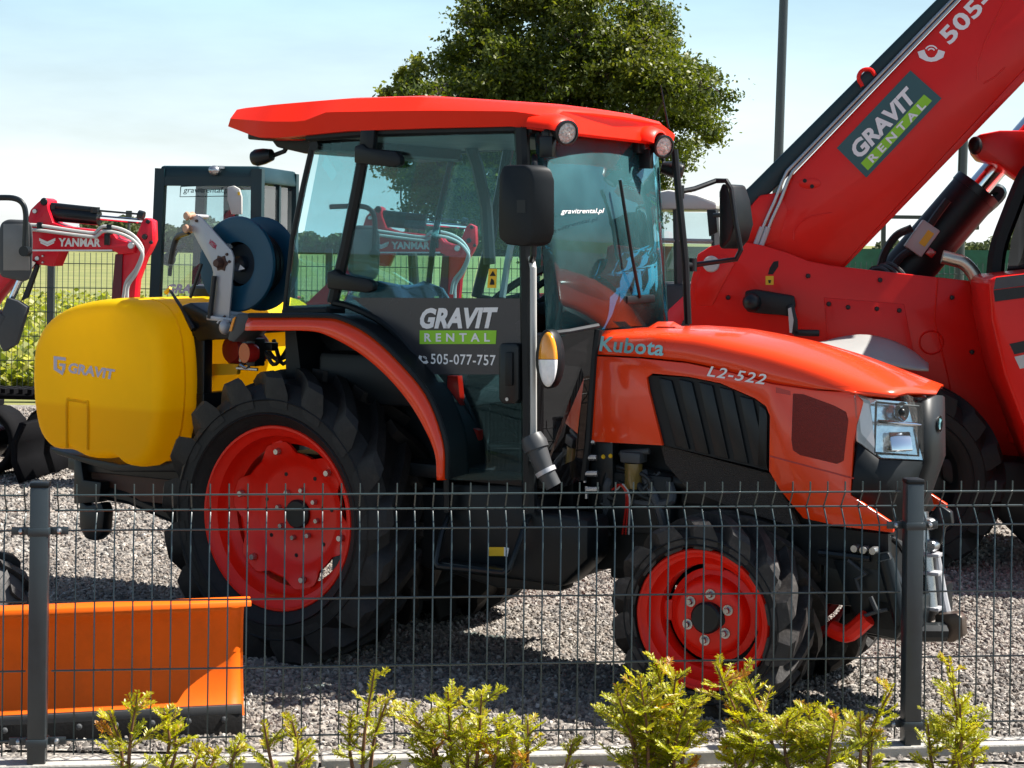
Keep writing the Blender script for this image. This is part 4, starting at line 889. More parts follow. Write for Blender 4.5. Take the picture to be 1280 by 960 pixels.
# ---------------- roof
low = T.P3([(285, 158, -.47), (322, 172, -.51), (350, 172, -.515), (430, 164, -.515), (540, 160, -.515), (640, 158, -.505), (672, 163, -.475), (692, 165, -.44)])
mid = T.P3([(288, 148, -.48), (335, 152, -.52), (378, 152, -.525), (408, 140, -.525), (540, 138, -.525), (640, 139, -.515), (672, 143, -.485), (693, 149, -.445)])
top_ = T.P3([(296, 137, -.43), (340, 131, -.46), (375, 128, -.46), (430, 123.5, -.46), (520, 121, -.46), (640, 129, -.45), (672, 133, -.43), (694, 138, -.40)])
NR = 30
lo_, mi_, to_ = resample(low, NR), resample(mid, NR), resample(top_, NR)
secs = []
for i in range(NR):
    a, b, c = lo_[i], mi_[i], to_[i]; t_ = i / (NR - 1)
    xb = a.x + (0.03 if t_ > 0.05 else 0)
    row = [Vector((a.x, -0.40, a.z - 0.005)), a, b, c, Vector((c.x, -0.38, c.z + 0.010)), Vector((c.x + 0.02 * t_, -0.18, c.z + 0.016)), Vector((c.x + 0.03 * t_, 0, c.z + 0.016))]
    secs.append(row + [Vector((p.x, -p.y, p.z)) for p in reversed(row[:-1])])
# rounded brow at the front
last = secs[-1]
for dx, sq in ((0.008, 0.92), (0.014, 0.78)):
    zc = sum(p.z for p in last) / len(last)
    secs.append([Vector((p.x + dx * (1.0 if abs(p.y) < 0.45 else 0.75), p.y * (0.995 if sq > 0.8 else 0.985), zc + (p.z - zc) * sq - 0.004)) for p in last])
first = secs[0]
rb = MB().loft(secs, closed=True, caps=True)
roof = part(tr, 'roof', rb, M_roof, smooth=28)
part(roof, 'underside', MB().box(((lo_[0].x + lo_[-1].x) / 2 + 0.02, 0, lo_[12].z - 0.004), (lo_[-1].x - lo_[0].x - 0.16, 0.96, 0.03)), M_blk, bevel=0.006)
part(roof, 'rear_duct', MB().prism(tP([(336, 172), (430, 166), (425, 188), (380, 192), (345, 184)], -0.40), (0, 0.80, 0)), M_blk, bevel=0.008)
axl = Vector((0.86, -0.45, -0.22)).normalized()
M_led = mat('work_light_lens', (0.46, 0.45, 0.43), 0.2, metal=0.2, coat=0.5, var=0.55, nscale=90, bump=0.6, bscale=140)
for k, (u, v) in enumerate([(708, 166), (829, 183)]):
    c = Vector(T.X(u, v, 1.088))
    wl_ = part(tr, 'work_light', MB().lathe([(0.0, -0.055), (0.026, -0.052), (0.036, -0.024), (0.043, 0.0), (0.043, 0.008), (0.036, 0.010), (0.034, 0.002)], c, axl, 24), M_blk2)
    part(wl_, 'lens', MB().lathe([(0.0, 0.004), (0.025, 0.0035), (0.035, 0.0)], c + axl * 0.004, axl, 24), M_led)
    part(wl_, 'bracket', MB().box(c + Vector((-0.07, 0, -0.045)), (0.05, 0.03, 0.07)), M_blk2, bevel=0.004)
    part(wl_, 'bracket', MB().box(c + Vector((-0.085, 0.03 if k == 0 else -0.03, -0.005)), (0.03, 0.05, 0.04)), M_blk2, bevel=0.004)
    cw = []; yc0 = max(-0.43, min(0.43, c.y)); zr = T.P(694, 150, -0.5)[2]
    for i in range(13):
        a = PI * i / 12; ca, sa = math.cos(a), math.sin(a)
        cw.append([Vector((0.96, yc0 + 0.085 * ca, zr - 0.020 + 0.052 * sa)), Vector((1.040, yc0 + 0.080 * ca, zr - 0.030 + 0.055 * sa)), Vector((1.075, yc0 + 0.068 * ca, zr - 0.038 + 0.050 * sa)), Vector((1.080, yc0 + 0.058 * ca, zr - 0.040 + 0.042 * sa)), Vector((1.052, yc0 + 0.052 * ca, zr - 0.045 + 0.036 * sa))])
    part(roof, 'light_cowl', MB().loft(cw), M_roof, smooth=60)
for k, (u, v, y) in enumerate([(327, 196, -0.40), (842, 212, 0.52)]):
    c = Vector(T.P(u, v, y)); ax2 = Vector((-1, -0.1, -0.15)) if k == 0 else Vector((1, 0.3, -0.2))
    rl = part(tr, 'rear_work_light' if k == 0 else 'side_lamp', MB().lathe([(0.0, -0.05), (0.022, -0.045), (0.030, -0.01), (0.032, 0.02), (0.026, 0.036), (0, 0.04)], c, ax2, 20), M_blk2)
    part(rl, 'bracket', MB().tube([c + Vector((0.02, 0.02, 0.0)), c + Vector((0.09 if k == 0 else -0.05, 0.02, 0.02)), c + Vector((0.12 if k == 0 else -0.06, 0.02, 0.06))], 0.009, 8), M_blk2)
part(tr, 'radio_aerial', MB().tube([T.P(836, 160, 0.45), T.P(830, 130, 0.45), T.P(826, 106, 0.45)], [0.004, 0.003, 0.002], 6), M_blk)
# beacon on the far side, behind the windscreen
# ---------------- mirrors
mpx = [(631, 206), (655, 206), (662, 212), (666, 225), (666, 290), (661, 304), (652, 308), (632, 306), (623, 298), (622, 285), (623, 222), (626, 210)]
mr = part(tr, 'mirror', MB().prism(tP(mpx, -0.63), (0.055, 0.05, 0)), M_blk, bevel=0.012, smooth=50)
part(mr, 'mirror_glass', MB().box(Vector(T.P(645, 257, -0.605)) + Vector((-0.010, 0.03, 0)), (0.006, 0.09, 0.24), Matrix.Rotation(0.7, 3, 'Z')), M_chr)
part(mr, 'arm', MB().tube(T.P3([(668, 196, -0.50), (668, 205, -0.56), (668, 260, -0.585), (667, 318, -0.57), (664, 330, -0.50)]), 0.010, 8), M_blk2)
part(mr, 'mirror_mark', MB().prism(tP([(646, 250), (657, 250), (657, 266), (646, 266)], -0.6315), (0, 0.001, 0)), M_blk2)
yf = 0.66
fm = part(tr, 'mirror', MB().prism(T.Ps([(902, 229), (908, 231), (914, 250), (918, 280), (912, 300), (902, 312), (898, 308), (898, 240)], yf), (0.02, 0.14, 0)), M_blk, bevel=0.01, smooth=50)
part(fm, 'arm', MB().tube(T.P3([(848, 240, 0.50), (868, 236, 0.56), (895, 226, yf), (908, 226, yf), (914, 236, yf), (920, 280, yf), (926, 312, yf), (920, 324, yf), (868, 331, 0.58), (858, 331, 0.5)]), 0.010, 8), M_blk2)
for (u, v, y) in ((850, 240, 0.50), (866, 331, 0.56)):
    part(fm, 'pivot', MB().lathe([(0, -0.025), (0.016, -0.025), (0.016, 0.025), (0, 0.025)], T.P(u, v, y), (0, 0, 1), 14), M_blk2)
# ---------------- interior
sx = 0.28
se = part(tr, 'seat', MB().box((sx + 0.05, 0.0, 0.95), (0.42, 0.44, 0.12)).box((sx - 0.0, 0, 0.80), (0.30, 0.34, 0.20)), M_seat, bevel=0.04)
part(se, 'backrest', MB().box((sx - 0.16, 0.0, 1.14), (0.10, 0.42, 0.36), Matrix.Rotation(-0.15, 3, 'Y')), M_seat, bevel=0.045)
part(se, 'armrest', MB().box((sx + 0.02, -0.27, 1.09), (0.30, 0.06, 0.05)).box((sx + 0.02, 0.27, 1.09), (0.30, 0.06, 0.05)), M_seat, bevel=0.02)
cv = MB()
g = random.Random(5); secs = []
for i in range(10):
    x = sx - 0.24 + 0.06 * i; zt = interp([sx - 0.26, sx - 0.15, sx - 0.05, sx + 0.05, sx + 0.30], [1.29, 1.35, 1.24, 1.07, 1.03], x)
    secs.append([Vector((x + g.uniform(-.015, .015), y * (1 + g.uniform(-.04, .04)), (0.88 if abs(y) > 0.29 else zt - (0.05 if abs(y) > 0.2 else 0)) + g.uniform(-.02, .02))) for y in (-0.30, -0.26, -0.2, -0.1, 0, 0.1, 0.2, 0.26, 0.30)])
part(se, 'seat_cover', cv.loft(secs), M_pvc, smooth=40)
dash = part(tr, 'dashboard', MB().loft([[Vector((x, y, z + dz)) for y, dz in ((-0.22, -0.03), (-0.17, 0.0), (0, 0.02), (0.17, 0.0), (0.22, -0.03))] for x, z in ((0.74, 0.95), (0.76, 1.22), (0.82, 1.28), (0.93, 1.26), (1.02, 1.18), (1.03, 0.8))]), M_blk, smooth=40)
wc = Vector((0.66, 0, 1.30)); wax = Vector((-0.6, 0, 0.8)).normalized()
stw = part(tr, 'steering_wheel', MB().lathe([(0.185 + 0.014 * math.cos(a), 0.014 * math.sin(a)) for a in [2 * PI * k / 8 for k in range(8)]], wc, wax, 32, closed=True), M_blk)
sp = MB()
e1 = Vector((0.8, 0, 0.6)); e2 = Vector((0, 1, 0))
for a in (0.3, 2.4, 4.5): sp.tube([wc, wc + (e1 * math.cos(a) + e2 * math.sin(a)) * 0.18], 0.012, 6)
sp.tube([wc, Vector((0.80, 0, 1.12))], 0.025, 10); part(stw, 'spokes', sp, M_blk)
for y in (-0.36, 0.36): part(tr, 'side_console', MB().box((0.30, y, 1.0), (0.5, 0.14, 0.18)), M_blk, bevel=0.02)
part(tr, 'lever', MB().tube(T.P3([(628, 372, -0.30), (634, 330, -0.28), (640, 300, -0.28)]), 0.012, 8), M_lgry)
part(tr, 'lever', MB().tube([(0.42, -0.34, 1.08), (0.44, -0.34, 1.22), (0.45, -0.34, 1.25)], [0.008, 0.008, 0.018], 8), M_tail)
part(tr, 'white_strut', MB().tube(T.P3([(530, 475, -0.40), (560, 500, -0.40), (566, 552, -0.40)]), [0.022, 0.026, 0.014], 6), M_lgry)
part(tr, 'red_floor_guard', MB().prism(T.P3([(556, 470, -0.34), (572, 470, -0.34), (578, 530, -0.34), (598, 538, -0.34), (598, 552, -0.34), (566, 554, -0.34)]), (0, 0.03, 0)), M_rim)
part(tr, 'sun_visor', MB().tube(T.P3([(583, 168, 0.30), (596, 205, 0.36), (608, 260, 0.42), (612, 330, 0.44)]), 0.025, 8, ), M_dgry)
part(tr, 'orange_beacon', MB().lathe([(0, -0.03), (0.022, -0.03), (0.022, 0.02), (0.012, 0.035), (0, 0.038)], T.P(775, 212, 0.20), (0.3, 0, 1), 14), M_amb)
part(tr, 'wiper', MB().tube(T.P3([(800, 372, 0.10), (790, 320, 0.02), (775, 225, -0.02)]), 0.006, 6), M_blk)
part(tr, 'wiper_motor', MB().box(Vector(T.P(795, 374, 0.12)), (0.05, 0.22, 0.03)), M_blk, bevel=0.008)
part(tr, 'dark_backing', MB().box((0.55, 0.425, 0.92), (0.95, 0.03, 0.42)), M_blk, bevel=0.01)  # added dark panel, makes the view through the lower door glass dark
text_quad(tr, 'screen_lettering', 'gravitrental.pl', T.X(701, 269, 1.045), T.X(755, 268, 1.052), T.X(701.5, 261, 1.045), M_wht, shear=0.2, bold=0.008, label='white web address on the windscreen')
# ---------------- front linkage
fl_ = part(tr, 'front_linkage', MB().prism(T.P3([(1040, 700, -0.22), (1110, 690, -0.22), (1140, 760, -0.22), (1120, 800, -0.22), (1075, 790, -0.22)]), (0, 0.03, 0)).prism(T.P3([(1040, 700, 0.22), (1110, 690, 0.22), (1140, 760, 0.22), (1120, 800, 0.22), (1075, 790, 0.22)]), (0, -0.03, 0)).box((2.12, 0, 0.34), (0.14, 0.44, 0.10)), M_blk2, bevel=0.008)
part(fl_, 'red_beam', MB().tube(smooth_path(T.P3([(1040, 786, -0.24), (1060, 792, -0.25), (1085, 772, -0.25)]), 8), 0.028, 10), M_rim)
part(fl_, 'lift_cylinder', MB().tube(T.P3([(1107, 700, -0.26), (1128, 780, -0.26)]), 0.026, 12), M_blk2)
part(fl_, 'lift_cylinder', MB().tube(T.P3([(1152, 640, 0.02), (1164, 760, 0.0)]), 0.022, 12), M_stl)
part(fl_, 'lift_rod', MB().tube(T.P3([(1170, 690, 0.05), (1178, 748, 0.05), (1186, 790, 0.05)]), [0.012, 0.018, 0.022], 10), M_gry)
part(fl_, 'top_hook', MB().prism(T.P3([(1160, 648, 0.02), (1172, 630, 0.02), (1188, 640, 0.02), (1190, 655, 0.02), (1180, 660, 0.02), (1176, 680, 0.02), (1160, 690, 0.02)]), (0, 0.03, 0)), M_blk2, bevel=0.005)
for (u, v) in ((1163, 655), (1165, 682)): part(fl_, 'pin', MB().lathe([(0, -0.02), (0.016, -0.02), (0.020, -0.012), (0.020, 0.02)], T.P(u, v, 0.0), (0, 1, 0), 16), M_stl)
part(fl_, 'lower_hook', MB().prism(T.P3([(1168, 768, 0.0), (1195, 766, 0.0), (1203, 772, 0.0), (1204, 796, 0.0), (1190, 804, 0.0), (1168, 800, 0.0)]), (0, 0.05, 0)), mat('hook_bronze', (0.10, 0.075, 0.06), 0.4, metal=0.5), bevel=0.008)
part(fl_, 'lower_arm', MB().tube(T.P3([(1100, 785, -0.12), (1140, 790, -0.08), (1180, 790, 0.0)]), 0.032, 10), M_blk2)
for k, (u, v) in enumerate([(1070, 685), (1081, 687), (1093, 688)]): part(fl_, 'coupling', MB().lathe([(0, -0.02), (0.011, -0.02), (0.013, 0.0), (0.011, 0.02)], T.P(u, v, -0.24), (0, 1, 0), 12), M_stl)
part(fl_, 'coupling_bar', MB().tube(T.P3([(1024, 691, -0.24), (1088, 698, -0.24)]), 0.012, 8).box(T.P(1085, 700, -0.22), (0.08, 0.03, 0.05)), M_blk2)
part(fl_, 'lever', MB().tube(T.P3([(1060, 700, -0.25), (1082, 718, -0.25), (1070, 724, -0.25), (1075, 740, -0.25)]), 0.006, 8), M_dgry)
part(fl_, 'chain', MB().tube(T.P3([(1080, 770, -0.26), (1095, 765, -0.26), (1110, 762, -0.26)]), 0.006, 6).tube(T.P3([(1088, 746, -0.26), (1096, 764, -0.26)]), 0.008, 8), M_dgry)
for k in range(3):
    part(fl_, 'hose', MB().tube(smooth_path(T.P3([(1070 + 8 * k, 690, -0.2), (1105 + 5 * k, 672, -0.12), (1140, 690 + 8 * k, -0.05), (1160, 720, 0.0)]), 16), 0.009, 8), M_hose)
part(fl_, 'clevis', MB().box(T.P(1165, 693, 0.0), (0.06, 0.05, 0.012)).box(T.P(1165, 716, 0.0), (0.06, 0.05, 0.012)).box(T.P(1165, 760, 0.0), (0.06, 0.05, 0.012)), M_gry, bevel=0.003)
# ================================================================== MOUNTED WATERING TANK
sp_ = thing('watering_tank', 'yellow plastic watering tank with hose reel mounted behind the tractor', 'tank', T)
zlv = T.P(120, 508, -0.5)[2]
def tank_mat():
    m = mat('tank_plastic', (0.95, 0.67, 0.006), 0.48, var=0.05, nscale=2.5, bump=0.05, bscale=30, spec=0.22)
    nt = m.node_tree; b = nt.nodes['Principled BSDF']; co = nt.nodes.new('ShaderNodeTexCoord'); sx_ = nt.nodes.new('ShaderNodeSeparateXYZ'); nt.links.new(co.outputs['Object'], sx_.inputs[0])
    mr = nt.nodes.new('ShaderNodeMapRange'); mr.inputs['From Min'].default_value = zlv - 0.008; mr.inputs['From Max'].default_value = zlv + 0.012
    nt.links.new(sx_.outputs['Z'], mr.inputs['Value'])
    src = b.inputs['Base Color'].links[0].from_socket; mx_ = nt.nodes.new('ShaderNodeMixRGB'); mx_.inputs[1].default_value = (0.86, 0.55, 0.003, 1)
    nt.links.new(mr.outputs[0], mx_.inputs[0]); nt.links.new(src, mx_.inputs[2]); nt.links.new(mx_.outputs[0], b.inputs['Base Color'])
    # thin polyethylene shell: lets sunlight through
    tl_ = nt.nodes.new('ShaderNodeBsdfTranslucent'); ms = nt.nodes.new('ShaderNodeMixShader'); ms.inputs[0].default_value = 0.55
    nt.links.new(mx_.outputs[0], tl_.inputs['Color']); nt.links.new(b.outputs[0], ms.inputs[1]); nt.links.new(tl_.outputs[0], ms.inputs[2]); nt.links.new(ms.outputs[0], nt.nodes['Material Output'].inputs['Surface'])
    return m
out = smooth_path(T.Ps([(43, 470), (46, 430), (62, 400), (95, 380), (146, 373), (182, 381), (200, 408), (207, 455), (207, 505), (201, 550), (187, 581), (165, 583), (150, 572), (130, 574), (112, 572), (92, 563), (68, 560), (52, 540), (45, 505), (43, 472)], -0.5), 64)
cx_ = sum(p.x for p in out) / len(out); cz_ = sum(p.z for p in out) / len(out)
secs = []
for y, sc_ in [(-0.530, 0.84), (-0.528, 0.90), (-0.520, 0.945), (-0.507, 0.973), (-0.488, 0.990), (-0.465, 0.998), (-0.43, 1.0), (-0.1, 1.0), (-0.09, 0.985), (-0.05, 0.985), (-0.04, 1.0), (0.40, 1.0), (0.48, 0.97), (0.52, 0.88), (0.53, 0.70)]:
    secs.append([Vector((cx_ + (p.x - cx_) * sc_, y, cz_ + (p.z - cz_) * sc_)) for p in out[:-1]])
M_tank = tank_mat()
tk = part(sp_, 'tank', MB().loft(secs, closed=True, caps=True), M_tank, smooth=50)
rp = smooth_path(T.Ps([(84, 560), (84, 504), (88, 500), (106, 503), (110, 507), (110, 562)], -0.531), 30)
part(tk, 'moulded_rib', MB().tube(rp, 0.006, 6), M_tank)
part(tk, 'mould_seam', MB().loft([[Vector((cx_ + (p.x - cx_) * k_, y_, cz_ + (p.z - cz_) * k_)) for y_, k_ in ((-0.40, 1.0), (-0.397, 1.006), (-0.393, 1.006), (-0.39, 1.0))] for p in out]), M_tank)
part(tk, 'filler_lid', MB().lathe([(0, 0.03), (0.12, 0.03), (0.13, 0.02), (0.13, -0.02)], (cx_ + 0.1, 0.1, max(p.z for p in out) + 0.01), (0, 0, 1), 28), M_blk)
M_lilac = mat('logo_lilac', (0.52, 0.48, 0.58), 0.5, var=0.05)
text_quad(tk, 'lettering', 'GRAVIT', T.P(85, 466, -0.5335), T.P(143, 475, -0.5335), T.P(86, 453, -0.5335), M_lilac, bold=0.04, shear=0.1)
# shield-like letter mark
lm = [(67, 445), (82, 447), (82, 451), (71, 449.5), (71, 460), (77, 464), (78, 458), (74, 457.5), (74, 454), (82, 455), (81, 462), (78, 469), (67, 462)]
part(tk, 'logo_mark', MB().prism(T.Ps(lm, -0.534), (0, 0.002, 0)), M_lilac, smooth=0)
fr = part(sp_, 'frame', MB(), M_blk2) if False else None
fm_ = MB()
xf = cx_ + 0.34
for y in (-0.30, 0.30): fm_.box((xf, y, 0.85), (0.07, 0.05, 0.62)); fm_.box((cx_ + 0.05, y, 0.58), (0.75, 0.06, 0.05))
fm_.box((xf, 0, 0.58), (0.06, 0.66, 0.06)); fm_.box((xf, 0, 1.14), (0.06, 0.66, 0.05)); fm_.box((xf + 0.02, 0, 0.86), (0.04, 0.66, 0.08))
frm = part(sp_, 'frame', fm_, M_blk2, bevel=0.005)
part(frm, 'base_tray', MB().prism([(x, -0.42, z) for x, y, z in T.Ps([(60, 560), (100, 570), (150, 580), (222, 576), (222, 590), (140, 590), (70, 568)], -0.42)], (0, 0.84, 0)), M_blk2, bevel=0.006)
part(frm, 'red_crossmember', MB().prism(T.Ps([(98, 578), (220, 580), (220, 632), (150, 624), (100, 606)], -0.30), (0, 0.60, 0)), M_brown, bevel=0.005)
part(frm, 'hanger', MB().prism(T.Ps([(92, 575), (101, 575), (104, 600), (126, 603), (124, 628), (92, 630)], -0.36), (0, 0.05, 0)), M_blk2, bevel=0.004)
part(frm, 'drop_link', MB().prism(T.Ps([(98, 624), (108, 632), (126, 628), (130, 640), (128, 668), (118, 677), (106, 674), (98, 660)], -0.36), (0, 0.06, 0)), M_blk2, bevel=0.012)
part(frm, 'lower_link', MB().tube(T.P3([(112, 612, -0.30), (165, 622, -0.28), (230, 650, -0.25), (300, 650, -0.22)]), 0.030, 10), M_blk2)
part(frm, 'lower_link', MB().tube([(x, -y, z) for x, y, z in T.P3([(112, 612, -0.30), (165, 622, -0.28), (230, 650, -0.25), (300, 650, -0.22)])], 0.030, 10), M_blk2)
part(frm, 'yellow_panel', MB().prism(T.Ps([(266, 425), (346, 430), (346, 470), (300, 492), (266, 470)], 0.30), (0, 0.02, 0)), M_yel2)
part(frm, 'yellow_panel', MB().prism(T.Ps([(256, 455), (298, 455), (296, 468), (258, 470)], -0.24), (0, 0.02, 0)), M_yel2)
part(frm, 'reel_mount', MB().prism(T.Ps([(226, 382), (238, 378), (262, 392), (290, 398), (296, 410), (288, 424), (246, 426)], -0.34), (0, 0.20, 0)), M_blk2, bevel=0.008)
part(frm, 'pump', MB().lathe([(0, -0.08), (0.05, -0.08), (0.065, -0.06), (0.065, 0.06), (0.05, 0.08), (0, 0.08)], T.P(308, 436, -0.15), (0.2, 1, 0), 20), mat('pump_red', (0.25, 0.01, 0.012), 0.4))
part(frm, 'shackle', MB().tube(smooth_path(T.P3([(300, 452, -0.34), (302, 445, -0.34), (310, 444, -0.34), (314, 452, -0.34), (308, 460, -0.34), (300, 456, -0.34)]), 16), 0.006, 6).tube(T.P3([(296, 460, -0.34), (322, 462, -0.33)]), 0.006, 6), M_stl)
part(frm, 'valve', MB().ball(T.P(281, 409, -0.40), (0.022, 0.022, 0.028)).tube(smooth_path(T.P3([(272, 404, -0.40), (276, 400, -0.40), (284, 402, -0.40), (284, 410, -0.40)]), 10), 0.005, 6), M_gry)
for k in range(4):
    part(frm, 'hose', MB().tube(smooth_path(T.P3([(300 + 14 * k, 425, -0.25), (330 + 8 * k, 440 + 5 * k, -0.2), (345 + 10 * k, 455 - 8 * k, -0.2), (372, 415 + 16 * k, -0.2)]), 16), 0.008, 8), M_hose)
# hose reel
ry0 = -0.30; rc = Vector(T.P(297, 330, ry0)); rr = 0.178
rl = part(sp_, 'hose_reel', MB().lathe([(0.085, -0.004), (rr - 0.012, -0.012), (rr, -0.010), (rr + 0.004, 0.0), (rr - 0.008, 0.004), (0.085, 0.006)], rc, (0, 1, 0), 56, closed=True), M_blue, label='deep blue round hose reel')
part(rl, 'flange', MB().lathe([(0.085, 0.0), (rr - 0.012, 0.008), (rr, 0.008), (rr + 0.004, 0.0), (rr - 0.008, -0.006), (0.085, -0.008)], rc + Vector((0, 0.14, 0)), (0, 1, 0), 56, closed=True), M_blue)
part(rl, 'drum', MB().lathe([(0.088, 0.0), (0.092, 0.14), (0.080, 0.14), (0.076, 0.03), (0.03, 0.03), (0.03, 0.0)], rc, (0, 1, 0), 40), mat('reel_inner', (0.012, 0.022, 0.035), 0.5))
hb = MB()
for k in range(5): hb.lathe([(0.108 + 0.016 * math.cos(a) * 0.9 + 0.002 * (k % 2), 0.012 + 0.028 * k + 0.013 * math.sin(a)) for a in [2 * PI * j / 8 for j in range(8)]], rc, (0, 1, 0), 40, closed=True)
part(rl, 'wound_hose', hb, M_hose)
part(rl, 'locking_cog', MB().prism([tuple(Vector(T.P(284.5, 313, ry0 - 0.012)) + Vector((math.sin(a) * (0.026 if j % 2 else 0.020), 0, math.cos(a) * (0.026 if j % 2 else 0.020)))) for j, a in [(j, -0.9 + 0.17 * j) for j in range(13)]], (0, 0.008, 0)), M_lgry)
part(rl, 'warning_sticker', MB().prism(T.Ps([(300, 331), (306, 336), (298, 338)], ry0 - 0.016), (0, 0.002, 0)), M_wht, smooth=0)
bk = part(sp_, 'reel_bracket', MB().prism(T.Ps([(241, 271), (246, 268), (250, 271), (289, 313), (292, 322), (291, 336), (286, 398), (261, 395), (266, 340), (264, 333), (237, 284), (237, 276)], ry0 - 0.055), (0, 0.010, 0)), M_gry, bevel=0.003)
part(bk, 'foot', MB().prism(T.Ps([(258, 394), (289, 398), (289, 403), (258, 400)], ry0 - 0.075), (0, 0.10, 0)), M_gry, bevel=0.002)
for (u, v, r_) in ((276, 329, 0.020),): part(bk, 'axle_nut', MB().lathe([(0, -0.03), (r_ * 0.7, -0.03), (r_, -0.015), (r_, 0.0)], T.P(u, v, ry0 - 0.055), (0, 1, 0), 8), M_brown)
part(bk, 'gearing', MB().prism([tuple(Vector(T.P(276, 329, ry0 - 0.060)) + Vector((math.sin(a) * (0.033 if j % 2 else 0.024), 0, math.cos(a) * (0.033 if j % 2 else 0.024)))) for j, a in [(j, 2 * PI * j / 12) for j in range(12)]], (0, 0.006, 0)), M_brown)
for (u, v) in ((246, 276), (284, 318), (287, 327), (265, 392), (281, 396)): part(bk, 'bolt', MB().lathe([(0, -0.006), (0.005, -0.006), (0.006, 0)], T.P(u, v, ry0 - 0.056), (0, 1, 0), 8), M_brown)
M_pink = mat('roller_tan', (0.48, 0.27, 0.18), 0.5)
for (u, v) in ((237, 270), (236, 286)): part(bk, 'guide_roller', MB().lathe([(0, -0.02), (0.014, -0.02), (0.017, -0.014), (0.012, 0.0), (0.017, 0.014), (0.014, 0.02), (0, 0.02)], T.P(u, v, ry0 - 0.06), (0.15, 1, 0), 18), M_pink)
part(bk, 'guide_bar', MB().tube(T.P3([(240, 270, ry0 - 0.05), (259, 271, ry0 + 0.06)]), 0.008, 8), M_gry)
text_quad(bk, 'lettering', 'HTEM', T.P(261, 305, ry0 - 0.0565), T.P(269, 312, ry0 - 0.0565), T.P(263, 299, ry0 - 0.0565), mat('print_red', (0.4, 0.01, 0.06), 0.5), bold=0.04)
part(rl, 'hose_end', MB().tube(smooth_path(T.P3([(236, 290, ry0 - 0.05), (222, 296, ry0), (216, 312, ry0), (213, 330, ry0)]), 14), 0.012, 8), M_hose)
part(rl, 'spray_gun', MB().tube(T.P3([(238, 372, ry0 - 0.06), (252, 330, ry0 - 0.06), (268, 345, ry0 - 0.06)][:2]), 0.006, 8).tube(T.P3([(262, 398, ry0 - 0.07), (268, 345, ry0 - 0.07)]), 0.010, 8), M_hose)
ln = part(sp_, 'spray_lance', MB().tube(T.P3([(212, 362, -0.30), (226, 383, -0.33), (242, 412, -0.35)]), [0.005, 0.007, 0.012], 8), M_hose)
part(ln, 'nozzle', MB().tube(T.P3([(207, 366, -0.30), (213, 360, -0.30)]), [0.010, 0.007], 8), M_ylab)

# ================================================================== SNOW PLOUGH BLADE
bA = Vector((ray(-60, 700)[0] * 5.40, 5.40)); bB = Vector((ray(304, 700)[0] * 5.57, 5.57)); bd_ = (bB - bA); bl = bd_.length; bang = math.atan2(bd_.y, bd_.x)
pl = thing('plough_blade', 'orange snow plough blade standing behind the left fence post', 'plough', loc=(bA.x, bA.y, -0.035), rotz=bang)
pl.rotation_euler = (0, -0.0106, bang)
prof = [(-0.030, 0.085), (0.010, 0.13), (0.035, 0.19), (0.045, 0.25), (0.038, 0.31), (0.020, 0.365), (-0.012, 0.408)]
prof = [(p.x, p.y) for p in smooth_path([(a, b, 0) for a, b in prof], 18)]
mb = MB(); n = 24
mb.loft([[(bl * k / n, y, z) for y, z in prof] for k in range(n + 1)])
o = part(pl, 'mouldboard', mb, M_org, smooth=60, label='curved orange mouldboard'); o.modifiers.new('thick', 'SOLIDIFY').thickness = -0.008
part(pl, 'top_rail', MB().prism([(0, -0.014, 0.408), (0, -0.008, 0.424), (0, 0.05, 0.428), (0, 0.05, 0.412)], (bl + 0.030, 0, 0)), M_org, bevel=0.003)
part(pl, 'side_rib', MB().prism([(bl, y, z) for y, z in prof] + [(bl, 0.07, 0.41), (bl, 0.09, 0.25), (bl, 0.05, 0.09)], (0.008, 0, 0)), M_org, smooth=0)
part(pl, 'rubber_edge', MB().box((bl / 2, -0.034, 0.062), (bl + 0.004, 0.022, 0.115)), M_rub, bevel=0.004)
part(pl, 'clamp_strip', MB().box((bl / 2, -0.047, 0.108), (bl, 0.006, 0.026)), M_dgry, bevel=0.002)
for k in range(8): part(pl, 'bolt', MB().lathe([(0, 0.01), (0.007, 0.008), (0.010, 0.0)], (bl * (k + 0.5) / 8, -0.050, 0.080), (0, -1, 0), 10), M_dgry)
part(pl, 'back_frame', MB().box((bl * 0.5, 0.10, 0.22), (bl * 0.8, 0.06, 0.06)).box((bl * 0.35, 0.13, 0.25), (0.05, 0.14, 0.26)).box((bl * 0.65, 0.13, 0.25), (0.05, 0.14, 0.26)), M_blk2, bevel=0.006)

# small lugged wheel at the left edge
iw = thing('implement_wheel', 'worn grey lugged implement tyre at the left edge of the yard', 'wheel', loc=(ray(-12, 720)[0] * 6.35, 6.35, 0.20), rotz=R(-50))
sw = tyre_mesh(0.20, 0.10, 0.15, 11, 0.020, 0.035, 0.4, mat('dusty_rubber', (0.075, 0.070, 0.068), 0.7, var=0.3, nscale=9, bump=0.2))
o = link(bpy.data.objects.new('tyre', sw[0]), iw); link(bpy.data.objects.new('tread_lugs', sw[1]), o)
part(iw, 'rim', MB().lathe([(0, -0.02), (0.04, -0.02), (0.05, 0.0), (0.085, 0.01), (0.10, -0.05), (0.105, -0.055), (0.105, 0.055), (0.10, 0.05)], (0, 0, 0), (0, 1, 0), 28), M_gry)

